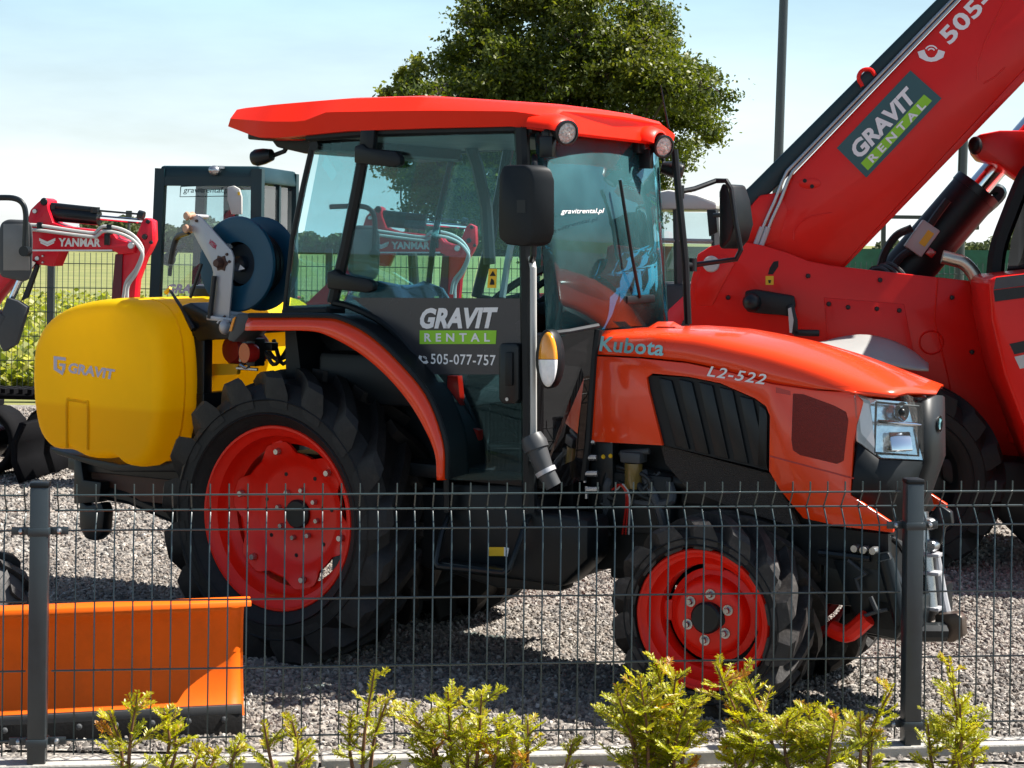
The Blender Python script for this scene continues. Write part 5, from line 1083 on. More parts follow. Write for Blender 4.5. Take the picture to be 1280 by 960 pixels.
# ================================================================== EXCAVATORS
E1 = Frame(-4.3, 11.55, -8); ED = (1.90, 1.45); E2 = Frame(E1.o[0] + ED[0], E1.o[1] + ED[1], -8)
def excavator(label, side_label=None):
    ex = thing('mini_excavator', label, 'excavator', E2, group='mini excavators parked in a row behind the tractor')
    yb = -0.30                                             # boom plane
    B = lambda pts, y=yb: E1.Ps(pts, y)
    # boom
    bpx = [(20, 322), (38, 262), (46, 254), (54, 247), (59, 250), (60, 262), (66, 278), (80, 283), (140, 290), (146, 298), (158, 302), (168, 305), (168, 316), (150, 318), (140, 313), (74, 314), (66, 333), (40, 330), (22, 340), (-6, 372), (-40, 420), (-62, 470), (-90, 470), (-60, 400)]
    bm_ = part(ex, 'boom', MB().prism(B(bpx), (0, 0.16, 0)), M_yred, bevel=0.006)
    part(bm_, 'pin', MB().lathe([(0, -0.01), (0.02, -0.01), (0.024, 0.0)], E1.P(55, 252, yb), (0, 1, 0), 14), M_blk2)
    for u, v, r_ in ((44, 264, 0.016), (164, 307, 0.022), (47, 323, 0.016), (54, 320, 0.007), (54, 328, 0.007)): part(bm_, 'pin', MB().lathe([(0, -0.012), (r_ * 0.8, -0.012), (r_, 0.0)], E1.P(u, v, yb), (0, 1, 0), 14), M_stl)
    part(bm_, 'seam', MB().prism(B([(40, 312), (140, 312), (140, 314), (40, 314)], yb - 0.004), (0, 0.01, 0)), M_wht)
    text_quad(bm_, 'lettering', 'YANMAR', E1.P(73, 308, yb), E1.P(126, 308.5, yb), E1.P(73.5, 297.5, yb), M_wht, bold=0.045, lift=(0, -0.004, 0), spacing=1.05)
    part(bm_, 'chevron', MB().prism(B([(49, 297.5), (59, 302), (69, 297.5), (69, 301), (59, 305.5), (49, 301)], yb - 0.004), (0, 0.003, 0)).prism(B([(50.5, 302), (59, 306), (67.5, 302), (67.5, 304), (59, 308), (50.5, 304)], yb - 0.004), (0, 0.003, 0)), M_wht, smooth=0)
    # stick
    spx = [(177, 277), (182, 272), (190, 276), (191, 300), (187, 310), (180, 322), (170, 350), (164, 420), (150, 470), (140, 470), (138, 400), (144, 318), (158, 312), (168, 300)]
    stk = part(ex, 'stick', MB().prism(B(spx, yb + 0.03), (0, 0.10, 0)), M_yred, bevel=0.005)
    part(stk, 'side_plate', MB().prism(B([(144, 318), (153, 318), (150, 400), (136, 440), (138, 390)], yb + 0.02), (0, 0.01, 0)), mat('excavator_dark_red', (0.10, 0.006, 0.015), 0.5) if 'excavator_dark_red' not in MATS else MATS['excavator_dark_red'], smooth=0)
    for u, v, r_ in ((185, 277, 0.014), (181, 296, 0.018), (189, 303, 0.012)): part(stk, 'pin', MB().lathe([(0, -0.012), (r_ * 0.8, -0.012), (r_, 0.0)], E1.P(u, v, yb + 0.03), (0, 1, 0), 12), M_blk2)
    # cylinders on top of the boom
    cy = part(ex, 'stick_cylinder', MB().tube(B([(60, 266), (124, 272)], yb + 0.08), 0.048, 12), M_blk2)
    part(cy, 'rod', MB().tube(B([(124, 272), (180, 277)], yb + 0.08), 0.016, 10), M_chr)
    part(cy, 'pipe', MB().tube(B([(64, 257), (120, 263)], yb + 0.06), 0.020, 8).tube(B([(66, 262), (66, 256)], yb + 0.06), 0.03, 8).tube(B([(119, 266), (119, 259)], yb + 0.06), 0.03, 8), M_blk2)
    part(cy, 'return_pipe', MB().tube(B([(120, 263), (178, 268)], yb + 0.06), 0.006, 6).tube(B([(173, 268), (180, 270)], yb + 0.06), 0.028, 8), M_blk2)
    for k in range(2):
        dv = 6 * k
        part(ex, 'hydraulic_pipe', MB().tube(smooth_path(B([(30, 281 + dv), (50, 282 + dv), (112, 291 + dv * 0.8), (122, 288 + dv), (130, 283 + dv), (150, 286 + dv), (166, 294 + dv), (176, 306 + dv), (178, 316 + dv), (170, 336 + dv), (158 + 2 * k, 352 + dv), (154 + 5 * k, 372 + dv)], yb - 0.03 - 0.012 * k), 40), 0.0105, 8), M_lgry)
    part(ex, 'pipe_clamp', MB().box(E1.P(50, 284, yb - 0.03), (0.03, 0.03, 0.06)).box(E1.P(137, 287, yb - 0.03), (0.03, 0.03, 0.06)).box(E1.P(134, 299, yb - 0.02), (0.03, 0.03, 0.07)), M_blk2, bevel=0.004)
    # boom lift cylinder, lower left
    lc = part(ex, 'boom_cylinder', MB().tube(B([(6, 392), (-30, 460)], yb - 0.05), 0.06, 12).prism(B([(8, 372), (22, 376), (34, 384), (20, 430), (4, 440), (-6, 420)], yb - 0.10), (0, 0.05, 0)), M_dgry, bevel=0.006)
    part(lc, 'rod', MB().tube(B([(6, 392), (24, 352), (42, 326)], yb - 0.03), 0.020, 10), M_chr)
    part(lc, 'guard', MB().prism(B([(26, 376), (44, 330), (48, 332), (34, 372)], yb - 0.02), (0, 0.03, 0)), M_blk2)
    part(ex, 'bucket', MB().loft([[E1.P(u, v, y) for u, v in [(132, 470), (128, 500), (136, 530), (156, 545), (182, 540), (196, 520)]] for y in (yb - 0.10, yb + 0.05, yb + 0.26)]), M_blk2, smooth=60).modifiers.new('thick', 'SOLIDIFY')
    # cab (front plane y = 0)
    C = lambda pts, y=0.0: E2.Ps(pts, y)
    c0 = E2.P(200, 207, 0); c1 = E2.P(326, 205, 0); cb = E2.P(194, 372, 0); zt = c0[2]; zb = 0.95; xl, xr = cb[0], c1[0] + 0.0; dp = 0.95
    fr_ = MB()
    def bar(a, b, r): fr_.tube([a, b], r, 4, phase=PI / 4)
    xlt = c0[0]
    for y in (0.0, dp):
        bar((xl, y, zb), (xlt + 0.01, y, zt - 0.02), 0.050); bar((xr - 0.02, y, zb), (xr - 0.02, y, zt - 0.02), 0.055); bar((xl, y, zb), (xr, y, zb), 0.05); bar((xlt, y, zt - 0.11), (xr, y, zt - 0.11), 0.045)
    bar((xr - 0.02, 0, zb), (xr - 0.02, dp, zb), 0.05); bar((xl, 0, zb), (xl, dp, zb), 0.05); bar((xr - 0.02, dp * 0.55, zb), (xr - 0.02, dp * 0.55, zt - 0.1), 0.03)
    cab = part(ex, 'cab', fr_, M_cab)
    rf_ = part(cab, 'roof', MB().loft([[(xlt - 0.005, -0.03, zt - 0.12), (xr + 0.02, -0.03, zt - 0.12), (xr + 0.02, dp + 0.04, zt - 0.12), (xlt - 0.005, dp + 0.04, zt - 0.12)], [(xlt + 0.01, -0.02, zt), (xr, -0.02, zt), (xr, dp + 0.02, zt), (xlt + 0.01, dp + 0.02, zt)]], closed=True, caps=True), M_cab, bevel=0.02)
    part(cab, 'front_window', MB().prism([(xl + 0.02, -0.004, zb + 0.03), (xr - 0.04, -0.004, zb + 0.03), (xr - 0.04, -0.004, zt - 0.13), (xlt + 0.03, -0.004, zt - 0.13)], (0, 0.008, 0)), M_glassx, smooth=0)
    part(cab, 'side_window', MB().prism([(xr - 0.02, 0.03, zb + 0.03), (xr - 0.02, dp - 0.03, zb + 0.03), (xr - 0.02, dp - 0.03, zt - 0.13), (xr - 0.02, 0.03, zt - 0.13)], (0.006, 0, 0)), M_glassx, smooth=0)
    part(cab, 'rear_window', MB().prism([(xl + 0.03, dp, zb + 0.03), (xr - 0.05, dp, zb + 0.03), (xr - 0.05, dp, zt - 0.13), (xlt + 0.04, dp, zt - 0.13)], (0, 0.006, 0)), M_glassx, smooth=0)
    part(cab, 'inner_post', MB().box(((xl + xr) / 2 - 0.06, dp * 0.8, (zb + zt) / 2), (0.10, 0.06, zt - zb - 0.1)), M_cab)
    text_quad(cab, 'lettering', 'gravitrental.pl', E2.P(229, 243, -0.01), E2.P(288, 243, -0.01), E2.P(229, 234, -0.01), M_cab, shear=0.2, bold=0.005)
    part(cab, 'sticker_frame', MB().tube(C([(226, 233), (290, 231), (287, 245), (225, 246), (226, 233)], -0.008), 0.0035, 4), M_cab)
    part(cab, 'wiper_light', MB().ball(E2.P(268, 213, -0.06), (0.045, 0.04, 0.035)).box(E2.P(274, 209, -0.06), (0.07, 0.03, 0.02)), M_stl)
    mrr = part(cab, 'mirror', MB().prism(C([(284, 234), (292, 232), (299, 236), (302, 246), (302, 268), (289, 268), (284, 250)], -0.10), (0, 0.03, 0)), M_lgry, bevel=0.006)
    part(mrr, 'mark', MB().prism(C([(297, 240), (300, 240), (300, 244), (297, 244)], -0.103), (0, 0.002, 0)), M_ylab, smooth=0)
    part(cab, 'seat', MB().box(((xl + xr) / 2 + 0.10, 0.55, 1.30), (0.40, 0.12, 0.50)).box(((xl + xr) / 2 + 0.10, 0.35, 1.05), (0.42, 0.42, 0.12)), M_seat, bevel=0.03)
    part(cab, 'joystick', MB().tube(C([(212, 345), (214, 328), (222, 310), (232, 306)], 0.25), 0.015, 8).ball(E2.P(211, 324, 0.2), 0.05), M_blk)
    # upper body, deck, tracks
    part(ex, 'lower_cab_panel', MB().prism([(xl - 0.02, -0.02, 0.70), (xr, -0.02, 0.70), (xr, -0.02, zb - 0.03), (xl - 0.02, -0.02, zb - 0.03)], (0, dp, 0)), M_cab, bevel=0.01)
    text_quad(ex, 'lettering', 'GRAVIT', E2.P(207, 367, -0.03), E2.P(262, 367, -0.03), E2.P(209, 355, -0.03), M_lilac, bold=0.04, shear=0.15)
    part(ex, 'upper_body', MB().prism([(xl - 0.5, 0.05, 0.62), (xr - 0.08, 0.05, 0.62), (xr - 0.08, 0.05, 0.98), (xr + 0.02, 0.05, 1.05), (xl - 0.02, 0.05, 1.05), (xl - 0.5, 0.05, 1.0)], (0, dp + 0.2, 0)), M_yred, bevel=0.05)
    part(ex, 'yellow_deck', MB().box((xl + 0.25, -0.06, 0.66), (0.9, 0.10, 0.10)), M_yel2, bevel=0.01)
    part(ex, 'slew_ring', MB().lathe([(0, 0), (0.40, 0.0), (0.40, 0.14), (0, 0.14)], ((xl + xr) / 2, 0.55, 0.48), (0, 0, 1), 32), M_blk2)
    for y in (0.05, 1.05):
        x0, x1, zt_, r_ = xl - 0.55, xr + 0.65, 0.44, 0.20
        path = [(x0 + 0.2 + (-0.2) * math.sin(a), y, 0.22 + 0.21 * math.cos(a)) for a in [PI * k / 10 for k in range(11)]][::-1] + [(x1 - 0.2 + 0.2 * math.sin(a), y, 0.22 + 0.21 * math.cos(a)) for a in [PI * k / 10 for k in range(11)]]
        tk_ = MB(); tk_.loft([[(p[0], y - 0.13, p[2]), (p[0], y + 0.13, p[2])] for p in path + [path[0]]])
        t_ = part(ex, 'track', tk_, M_track, smooth=40); t_.modifiers.new('thick', 'SOLIDIFY').thickness = 0.04
        for k in range(5): part(t_, 'roller', MB().lathe([(0, -0.10), (0.10, -0.10), (0.12, -0.08), (0.12, 0.08), (0, 0.08)], (x0 + 0.25 + k * (x1 - x0 - 0.5) / 4, y, 0.21), (0, 1, 0), 16), M_blk2)
        lg = MB()
        for k in range(26):
            xx = x0 + 0.2 + (x1 - x0 - 0.4) * k / 25
            lg.box((xx, y, 0.445), (0.03, 0.27, 0.03)); lg.box((xx, y, 0.0), (0.03, 0.27, 0.02))
        part(t_, 'track_lugs', lg, M_track)
    bl_ = part(ex, 'dozer_blade', MB().loft([[(xr + 0.80 + dx, y, z) for dx, z in ((0.02, 0.02), (-0.03, 0.14), (-0.03, 0.24), (0.02, 0.36))] for y in (-0.35, 0.5, 1.3)]), M_track, smooth=60); bl_.modifiers.new('thick', 'SOLIDIFY').thickness = 0.03
    for y in (0.15, 0.95): part(bl_, 'blade_arm', MB().box((xr + 0.75, y, 0.24), (0.5, 0.08, 0.12)), M_blk2, bevel=0.01)
    # big mirror carried on a hooked arm beside the boom
    m2 = part(ex, 'boom_side_mirror', MB().loft([[E1.P(u + du, v, y) for u, v in [(2, 278), (10, 274), (34, 275), (40, 282), (41, 300), (40, 340), (36, 350), (28, 352), (2, 346), (-2, 338), (-2, 290)]] for y, du in ((yb - 0.42, 0), (yb - 0.36, 0))], closed=True, caps=True), M_dgry, bevel=0.015, smooth=50)
    part(m2, 'glass', MB().prism(E1.Ps([(4, 280), (36, 280), (37, 338), (4, 338)], yb - 0.425), (0, 0.003, 0)), mat('mirror_back', (0.16, 0.155, 0.15), 0.35) if 'mirror_back' not in MATS else MATS['mirror_back'], bevel=0.001)
    part(m2, 'arm', MB().tube(smooth_path(E1.Ps([(-30, 248), (0, 247), (18, 248), (28, 254), (32, 266), (32, 285), (31, 310)], yb - 0.45), 24), 0.017, 8).lathe([(0, -0.03), (0.03, -0.03), (0.03, 0.03), (0, 0.03)], E1.P(32, 314, yb - 0.45), (0, 1, 0), 14), M_blk2)
    return ex
ex2 = excavator('red mini excavator with dark framed cab seen left of the tractor cab')
for o_ in list(ex2.children):
    pass
ex1 = copy_tree(ex2); ex1.location = (E1.o[0], E1.o[1], 0); tag(ex1, 'red mini excavator at the left edge with its boom above the yellow tank', 'excavator', ex2['group'])
ex3 = copy_tree(ex2); ex3.location = (E2.o[0] + 2.70, E2.o[1] + 1.7, 0); tag(ex3, 'mini excavator cab seen through the tractor windscreen', 'excavator', ex2['group'])

# pale cab beyond the far mirror
wcF = Frame(ray(850, 300)[0] * 15.0, 15.0, -18)
wc_ = thing('wheel_loader', 'pale grey wheel loader cab behind the far tractor mirror', 'loader', wcF)
W = lambda pts, y=0.0: wcF.Ps(pts, y)
fb = MB()
for a, b in (((800, 258), (800, 360)), ((893, 262), (896, 360)), ((846, 256), (848, 360))): fb.tube(W([a, b]), 0.035, 4)
for y in (0.9,): 
    for a, b in (((815, 258), (815, 360)), ((893, 262), (896, 360))): fb.tube(W([a, b], y), 0.035, 4)
cabw = part(wc_, 'cab', fb, M_dgry)
part(cabw, 'roof', MB().prism(W([(790, 246), (835, 237), (870, 243), (896, 252), (896, 262), (790, 262)], -0.05), (0, 1.0, 0)), M_lgry, bevel=0.03)
part(cabw, 'side_window', MB().prism(W([(802, 264), (892, 266), (894, 350), (802, 350)]), (0, 0.006, 0)), M_glassx, smooth=0)
part(cabw, 'door_frame', MB().tube(W([(800, 300), (895, 302)]), 0.02, 4), M_lgry)
part(wc_, 'body', MB().prism(W([(780, 355), (900, 355), (960, 375), (960, 440), (780, 440)], -0.1), (0, 1.2, 0)), M_dgry, bevel=0.05)
part(wc_, 'wheel', MB().lathe([(0.12, -0.18), (0.40, -0.18), (0.46, -0.12), (0.46, 0.12), (0.40, 0.18), (0.12, 0.18)], (wcF.P(820, 440, 0.1)[0], 0.1, 0.46), (0, 1, 0), 28, closed=True), M_rub)
part(wc_, 'wheel', MB().lathe([(0.12, -0.18), (0.40, -0.18), (0.46, -0.12), (0.46, 0.12), (0.40, 0.18), (0.12, 0.18)], (wcF.P(930, 440, 0.1)[0], 0.1, 0.46), (0, 1, 0), 28, closed=True), M_rub)
part(wc_, 'mirror', MB().prism(W([(883, 262), (895, 262), (897, 290), (886, 296)], -0.3), (0, 0.04, 0)), M_blk, bevel=0.01)
# ================================================================== TELEHANDLER
H_ = Frame(2.35, 9.15, -7)
th = thing('telehandler', 'large red telehandler with raised boom parked behind the tractor', 'telehandler', H_)
P = lambda pts, y: H_.Ps(pts, y)
yc = -0.42
chp = [(862, 372), (864, 350), (872, 318), (888, 308), (905, 304), (935, 303), (955, 307), (985, 316), (1010, 326), (1040, 332), (1120, 341), (1240, 354), (1262, 440), (1300, 560), (1300, 582), (1150, 576), (862, 540)]
ch = part(th, 'chassis', MB().prism(P(chp, yc), (0, 0.05, 0)), M_tred, bevel=0.006)
part(ch, 'far_plate', MB().prism(P(chp, yc + 0.95), (0, 0.05, 0)), M_tred, bevel=0.006)
part(ch, 'belly', MB().box((H_.P(1080, 520, yc)[0], yc + 0.5, 0.62), (2.0, 0.95, 0.30)), M_blk2, bevel=0.02)
part(ch, 'relief_panel', MB().prism(P([(868, 362), (880, 322), (905, 318), (918, 330), (890, 382), (870, 382)], yc - 0.008), (0, 0.01, 0)), M_tred, bevel=0.003)
part(ch, 'pivot_cap', MB().lathe([(0, -0.015), (0.035, -0.015), (0.040, -0.008), (0.040, 0)], H_.P(889, 330, yc - 0.008), (0, 1, 0), 24), M_lgry)
part(ch, 'slot', MB().prism(P([(962, 335), (967, 327), (973, 326), (973, 333), (966, 343), (960, 343)], yc - 0.002), (0, 0.004, 0)), M_blk, smooth=0)
part(ch, 'warning_label', MB().prism(P([(957, 345), (967, 345), (967, 356), (957, 356)], yc - 0.002), (0, 0.004, 0)), M_ylab, smooth=0)
part(ch, 'label_symbol', MB().prism(P([(960, 350), (964, 350), (963, 354), (961, 354)], yc - 0.003), (0, 0.002, 0)), M_blk, smooth=0)
part(ch, 'boss', MB().lathe([(0.05, 0.0), (0.055, -0.006), (0.060, 0.0)], H_.P(1164, 428, yc), (0, 1, 0), 28), M_tred)
part(ch, 'access_panel', MB().prism(P([(1030, 372), (1130, 380), (1148, 470), (1140, 520), (1040, 505)], yc - 0.005), (0, 0.008, 0)), M_tred, bevel=0.003)
for (u, v) in ((1036, 380), (1124, 388), (1060, 384), (1096, 386), (1190, 372), (1215, 440), (1180, 520), (910, 372), (900, 420), (1010, 345), (1100, 350)): part(ch, 'bolt', MB().lathe([(0, -0.012), (0.009, -0.011), (0.012, -0.004), (0.012, 0)], H_.P(u, v, yc - 0.004), (0, 1, 0), 8), M_blk2)
part(ch, 'weld_seam', MB().tube(P([(1172, 348), (1168, 400), (1185, 470), (1200, 560)], yc - 0.001), 0.004, 6), M_tred)
for k in range(3): part(ch, 'hose', MB().tube(smooth_path(P([(1085 + 6 * k, 346), (1092 + 8 * k, 336 - 3 * k), (1106 + 9 * k, 338), (1118 + 8 * k, 352)], yc + 0.06 + 0.03 * k), 14), 0.014, 8), M_hose)
lamp = part(th, 'bracket_lamp', MB().prism(P([(932, 364), (945, 362), (993, 370), (995, 382), (990, 396), (975, 394), (950, 392), (934, 390), (930, 378)], yc - 0.12), (0, 0.10, 0)), M_blk, bevel=0.01)
part(lamp, 'lens', MB().ball(H_.P(940, 378, yc - 0.12), (0.045, 0.05, 0.045)), M_blk2)
part(lamp, 'arm', MB().prism(P([(984, 382), (992, 380), (997, 400), (998, 418), (990, 418)], yc - 0.13), (0, 0.03, 0)), M_blk2, bevel=0.003)
part(lamp, 'plate', MB().prism(P([(985, 386), (989, 384), (992, 400), (990, 416), (987, 416)], yc - 0.14), (0, 0.008, 0)), M_lgry)
part(lamp, 'foot', MB().box(H_.P(1008, 416, yc - 0.1), (0.12, 0.06, 0.03)), M_blk2, bevel=0.004)
# boom
yb = -0.36; bw = 0.34
bpx = [(944, 300), (960, 268), (986, 224), (1203, -2), (1300, -100), (1420, -100), (1420, -50), (1283, 84), (1052, 334), (1000, 345), (950, 330)]
bo = part(th, 'boom', MB().prism(P(bpx, yb), (0, bw, 0)), M_tred, bevel=0.008)
part(bo, 'boom_head', MB().prism(P([(926, 280), (934, 262), (950, 244), (975, 240), (985, 262), (975, 300), (930, 320)], yb - 0.004), (0, bw + 0.008, 0)), M_tred, bevel=0.01)
part(bo, 'top_rail', MB().prism(P([(905, 262), (938, 232), (1172, -2), (1270, -100), (1300, -100), (1196, 0), (985, 220), (940, 262), (925, 280), (905, 285)], yb + 0.02), (0, 0.26, 0)), M_cab, bevel=0.01)
part(bo, 'lower_flange', MB().prism(P([(1030, 334), (1056, 334), (1290, 92), (1290, 76), (1278, 76)], yb + 0.01), (0, bw - 0.02, 0)), M_tred, bevel=0.004)
for k in range(2):
    o_ = 7 * k
    part(bo, 'hydraulic_pipe', MB().tube(P([(947 + o_, 302), (957 + o_, 276), (968 + o_, 252), (978 + o_, 226), (984 + o_, 214), (1194 + o_, -4), (1290 + o_, -100)], yb - 0.02 - 0.006 * k), 0.0085, 8), M_stl)
    part(bo, 'pipe_fitting', MB().tube(P([(944 + o_, 308), (953 + o_, 284)], yb - 0.02 - 0.006 * k), 0.014, 8), M_gry)
part(bo, 'lifting_eye', MB().tube(smooth_path(P([(1078, 108), (1073, 97), (1078, 88), (1088, 87), (1094, 94)], yb - 0.01), 16), 0.010, 8), M_tred)
part(bo, 'sensor_plate', MB().prism(P(oval(1012, 229, 14, 7), yb - 0.004), (0, 0.01, 0)), M_tred, bevel=0.002)
for u, v in ((1006, 226), (1015, 233)): part(bo, 'hole', MB().lathe([(0, -0.002), (0.010, -0.002), (0.010, 0)], H_.P(u, v, yb - 0.005), (0, 1, 0), 12), M_blk)
part(bo, 'hole', MB().lathe([(0, -0.002), (0.012, -0.002), (0.012, 0)], H_.P(935, 257, yb - 0.006), (0, 1, 0), 12), M_blk)
part(bo, 'warning_label', MB().prism(P([(929, 257), (937, 264), (929, 271.5), (921.5, 264)], yb - 0.006), (0, 0.002, 0)), M_ylab, smooth=0)
part(bo, 'label_symbol', MB().prism(P([(928.3, 259), (929.7, 259), (929.7, 270), (928.3, 270)], yb - 0.0075), (0, 0.001, 0)).prism(P([(923, 263.4), (935, 263.4), (935, 264.8), (923, 264.8)], yb - 0.0085), (0, 0.001, 0)), M_blk, smooth=0)
part(bo, 'sign_panel', MB().prism(P([(1138, 88), (1177, 123), (1083, 222), (1046, 185)], yb - 0.006), (0, 0.004, 0)), M_tealp, smooth=0)
ylb = yb - 0.0085
text_quad(bo, 'lettering', 'GRAVIT', H_.P(1075, 200, ylb), H_.P(1148, 122, ylb), H_.P(1060, 185, ylb), M_wht, bold=0.04, shear=0.1)
part(bo, 'green_strip', MB().prism(P([(1076, 204), (1085, 213), (1165, 126), (1155, 118)], ylb + 0.001), (0, 0.001, 0)), M_grn, smooth=0)
text_quad(bo, 'lettering', 'RENTAL', H_.P(1091, 204, ylb), H_.P(1158, 133, ylb), H_.P(1084, 197, ylb), M_wht, bold=0.03, spacing=1.7, lift=(0, -0.0025, 0))
text_quad(bo, 'lettering', '505-077-757', H_.P(1188, 57, yb), H_.P(1345, -106, yb), H_.P(1172, 42, yb), M_wht, bold=0.03, spacing=1.05, lift=(0, -0.004, 0))
phone_icon(bo, lambda u, v: H_.P(u, v, yb), 1164, 66, 13, (0, -0.004, 0), M_wht, rot=0.0)
part(bo, 'weld_seam', MB().tube(P([(1222, 100), (1221, 84), (1232, 50), (1256, 0)], yb - 0.001), 0.004, 6).tube(P([(1230, 104), (1244, 96), (1256, 84)], yb - 0.001), 0.004, 6), M_tred)
part(bo, 'weld_seam', MB().tube(smooth_path(P([(992, 300), (994, 286), (1010, 272), (1040, 266)], yb - 0.001), 16), 0.004, 6), M_tred)
# lift ram
ra, rb_ = Vector(H_.P(1110, 366, 0.15)), Vector(H_.P(1222, 236, 0.15))
rm = part(th, 'lift_ram', MB().tube([ra, rb_], 0.125, 20), M_blk)
part(rm, 'rod', MB().tube([rb_, rb_ + (rb_ - ra) * 1.2], 0.060, 18), M_chr)
part(rm, 'collar', MB().tube([rb_ - (rb_ - ra) * 0.05, rb_ + (rb_ - ra) * 0.012], 0.130, 20), M_blk2)
vbk = part(rm, 'valve_block', MB().box(H_.P(1152, 298, -0.02), (0.10, 0.08, 0.16), Matrix.Rotation(0.6, 3, 'Y')), M_lgry, bevel=0.006)
part(vbk, 'valve_label', MB().box(Vector(H_.P(1157, 298, -0.02)) + Vector((0, -0.043, 0)), (0.035, 0.002, 0.08), Matrix.Rotation(0.6, 3, 'Y')), M_ylab)
part(vbk, 'red_cap', MB().box(H_.P(1163, 316, -0.02), (0.04, 0.05, 0.04), Matrix.Rotation(0.6, 3, 'Y')), M_tail, bevel=0.004)
for k, pts in enumerate([[(1140, 285), (1120, 295), (1105, 318), (1098, 345)], [(1150, 310), (1130, 318), (1115, 335), (1108, 350)], [(1185, 250), (1170, 270), (1160, 285), (1152, 296)]]):
    part(rm, 'hose', MB().tube(smooth_path(P(pts, -0.03), 16), 0.020, 8), M_hose)
part(th, 'guard_bar', MB().tube(smooth_path(P([(1168, 330), (1200, 290), (1245, 250), (1250, 238), (1235, 236)], 0.35), 18), 0.030, 6), M_cab)
# red bracket with black lamp, top right
br = part(th, 'lamp_bracket', MB().prism(P([(1219, 178), (1224, 168), (1250, 163), (1300, 163), (1300, 240), (1268, 220), (1248, 205), (1226, 200), (1218, 190)], -0.10), (0, 0.20, 0)), M_tred, bevel=0.01)
part(br, 'lamp', MB().ball(H_.P(1219, 182, -0.1), (0.035, 0.05, 0.045)), M_blk)
# exhaust
part(th, 'exhaust', MB().tube(smooth_path(P([(1178, 321), (1190, 324), (1205, 329), (1218, 344), (1226, 366), (1236, 392)], -0.46), 24), 0.033, 16), M_exh)
# cab and engine cover at the right edge
cb_ = part(th, 'cab', MB().tube(smooth_path(P([(1300, 205), (1282, 222), (1262, 270), (1248, 310), (1243, 350)], -0.35), 18), 0.042, 6), M_blk)
part(cb_, 'window', MB().prism(P([(1300, 222), (1284, 235), (1264, 300), (1258, 345), (1300, 345)], -0.33), (0, 0.006, 0)), M_smoke, smooth=0)
yp = yc - 0.70
pod = P([(1236, 352), (1243, 346), (1320, 338), (1560, 330), (1600, 345), (1600, 640), (1320, 640), (1290, 560), (1256, 470), (1240, 400)], yp)
cv_ = part(th, 'side_cover', MB().prism(pod, (0, 0.66, 0)), M_tred, bevel=0.04, smooth=60)
for px, m_ in (([(1245, 347), (1320, 338), (1320, 352), (1242, 362)], M_dgry), ([(1242, 363), (1320, 353), (1320, 367), (1244, 377)], M_blk2)): part(cv_, 'stripe', MB().prism(P(px, yp - 0.004), (0, 0.006, 0)), m_, smooth=0)
for px, m_ in (([(1262, 430), (1320, 418), (1320, 432), (1268, 443)], M_blk2), ([(1268, 446), (1320, 435), (1320, 453), (1275, 461)], M_lgry)): part(cv_, 'decal', MB().prism(P(px, yp - 0.004), (0, 0.006, 0)), m_, smooth=0)
part(th, 'rear_body', MB().box((H_.P(1420, 480, yc)[0] + 0.5, 0.0, 0.95), (2.2, 0.9, 0.8)), M_tred, bevel=0.05)
part(th, 'rear_cab', MB().box((H_.P(1420, 300, yc)[0] + 0.05, -0.55, 1.75), (1.0, 0.8, 0.9)), M_smoke, bevel=0.08)
part(th, 'underbody', MB().prism(P([(1175, 572), (1330, 580), (1330, 668), (1290, 690), (1240, 640), (1178, 600)], yc - 0.25), (0, 0.9, 0)), M_blk, bevel=0.02)
# front wheel and pale mudguard
wc0 = Vector(H_.P(1132, 598, -0.62))
tw = tyre_mesh(0.44, 0.24, 0.34, 15, 0.035, 0.06, 0.42, M_rub, M_rub)
wl1 = part(th, 'wheel', MB().lathe([(0, -0.06), (0.06, -0.06), (0.08, -0.02), (0.19, 0.0), (0.23, -0.10), (0.245, -0.12), (0.245, 0.12), (0.2, 0.10)], (wc0.x, -0.62, 0.43), (0, 1, 0), 32), M_blk2)
o = link(bpy.data.objects.new('tyre', tw[0]), wl1); o.location = (wc0.x, -0.62, 0.43); link(bpy.data.objects.new('tread_lugs', tw[1]), o)
wl2 = copy_tree(wl1, th); wl2.location = (0, 1.2, 0)
wl3 = copy_tree(wl1, th); wl3.location = (2.1, -0.1, 0)
wl4 = copy_tree(wl1, th); wl4.location = (2.1, 1.2, 0)
mg = []; gc = Vector((wc0.x - 0.04, 0, 0.46))
gpx = [(1018, 432), (1045, 422), (1080, 418), (1115, 425), (1145, 441), (1161, 458)]
g0 = smooth_path(P(gpx, -0.60), 20)
g1 = smooth_path(P([(1020, 434), (1060, 441), (1095, 450), (1120, 456), (1142, 460), (1161, 461)], -0.86), 20)
mg = [[p.lerp(q, f) + Vector((0, 0, 0.02 * math.sin(PI * f))) for f in (0, 0.15, 0.35, 0.6, 0.8, 0.93, 1.0)] for p, q in zip(g0, g1)]
o = part(th, 'mudguard', MB().loft(mg), mat('mudguard_grey', (0.30, 0.30, 0.29), 0.4, var=0.08), smooth=60, label='pale grey curved mudguard'); o.modifiers.new('thick', 'SOLIDIFY').thickness = 0.012
part(th, 'axle', MB().tube([(wc0.x, -0.5, 0.43), (wc0.x, 0.5, 0.43)], 0.10, 12), M_blk2)

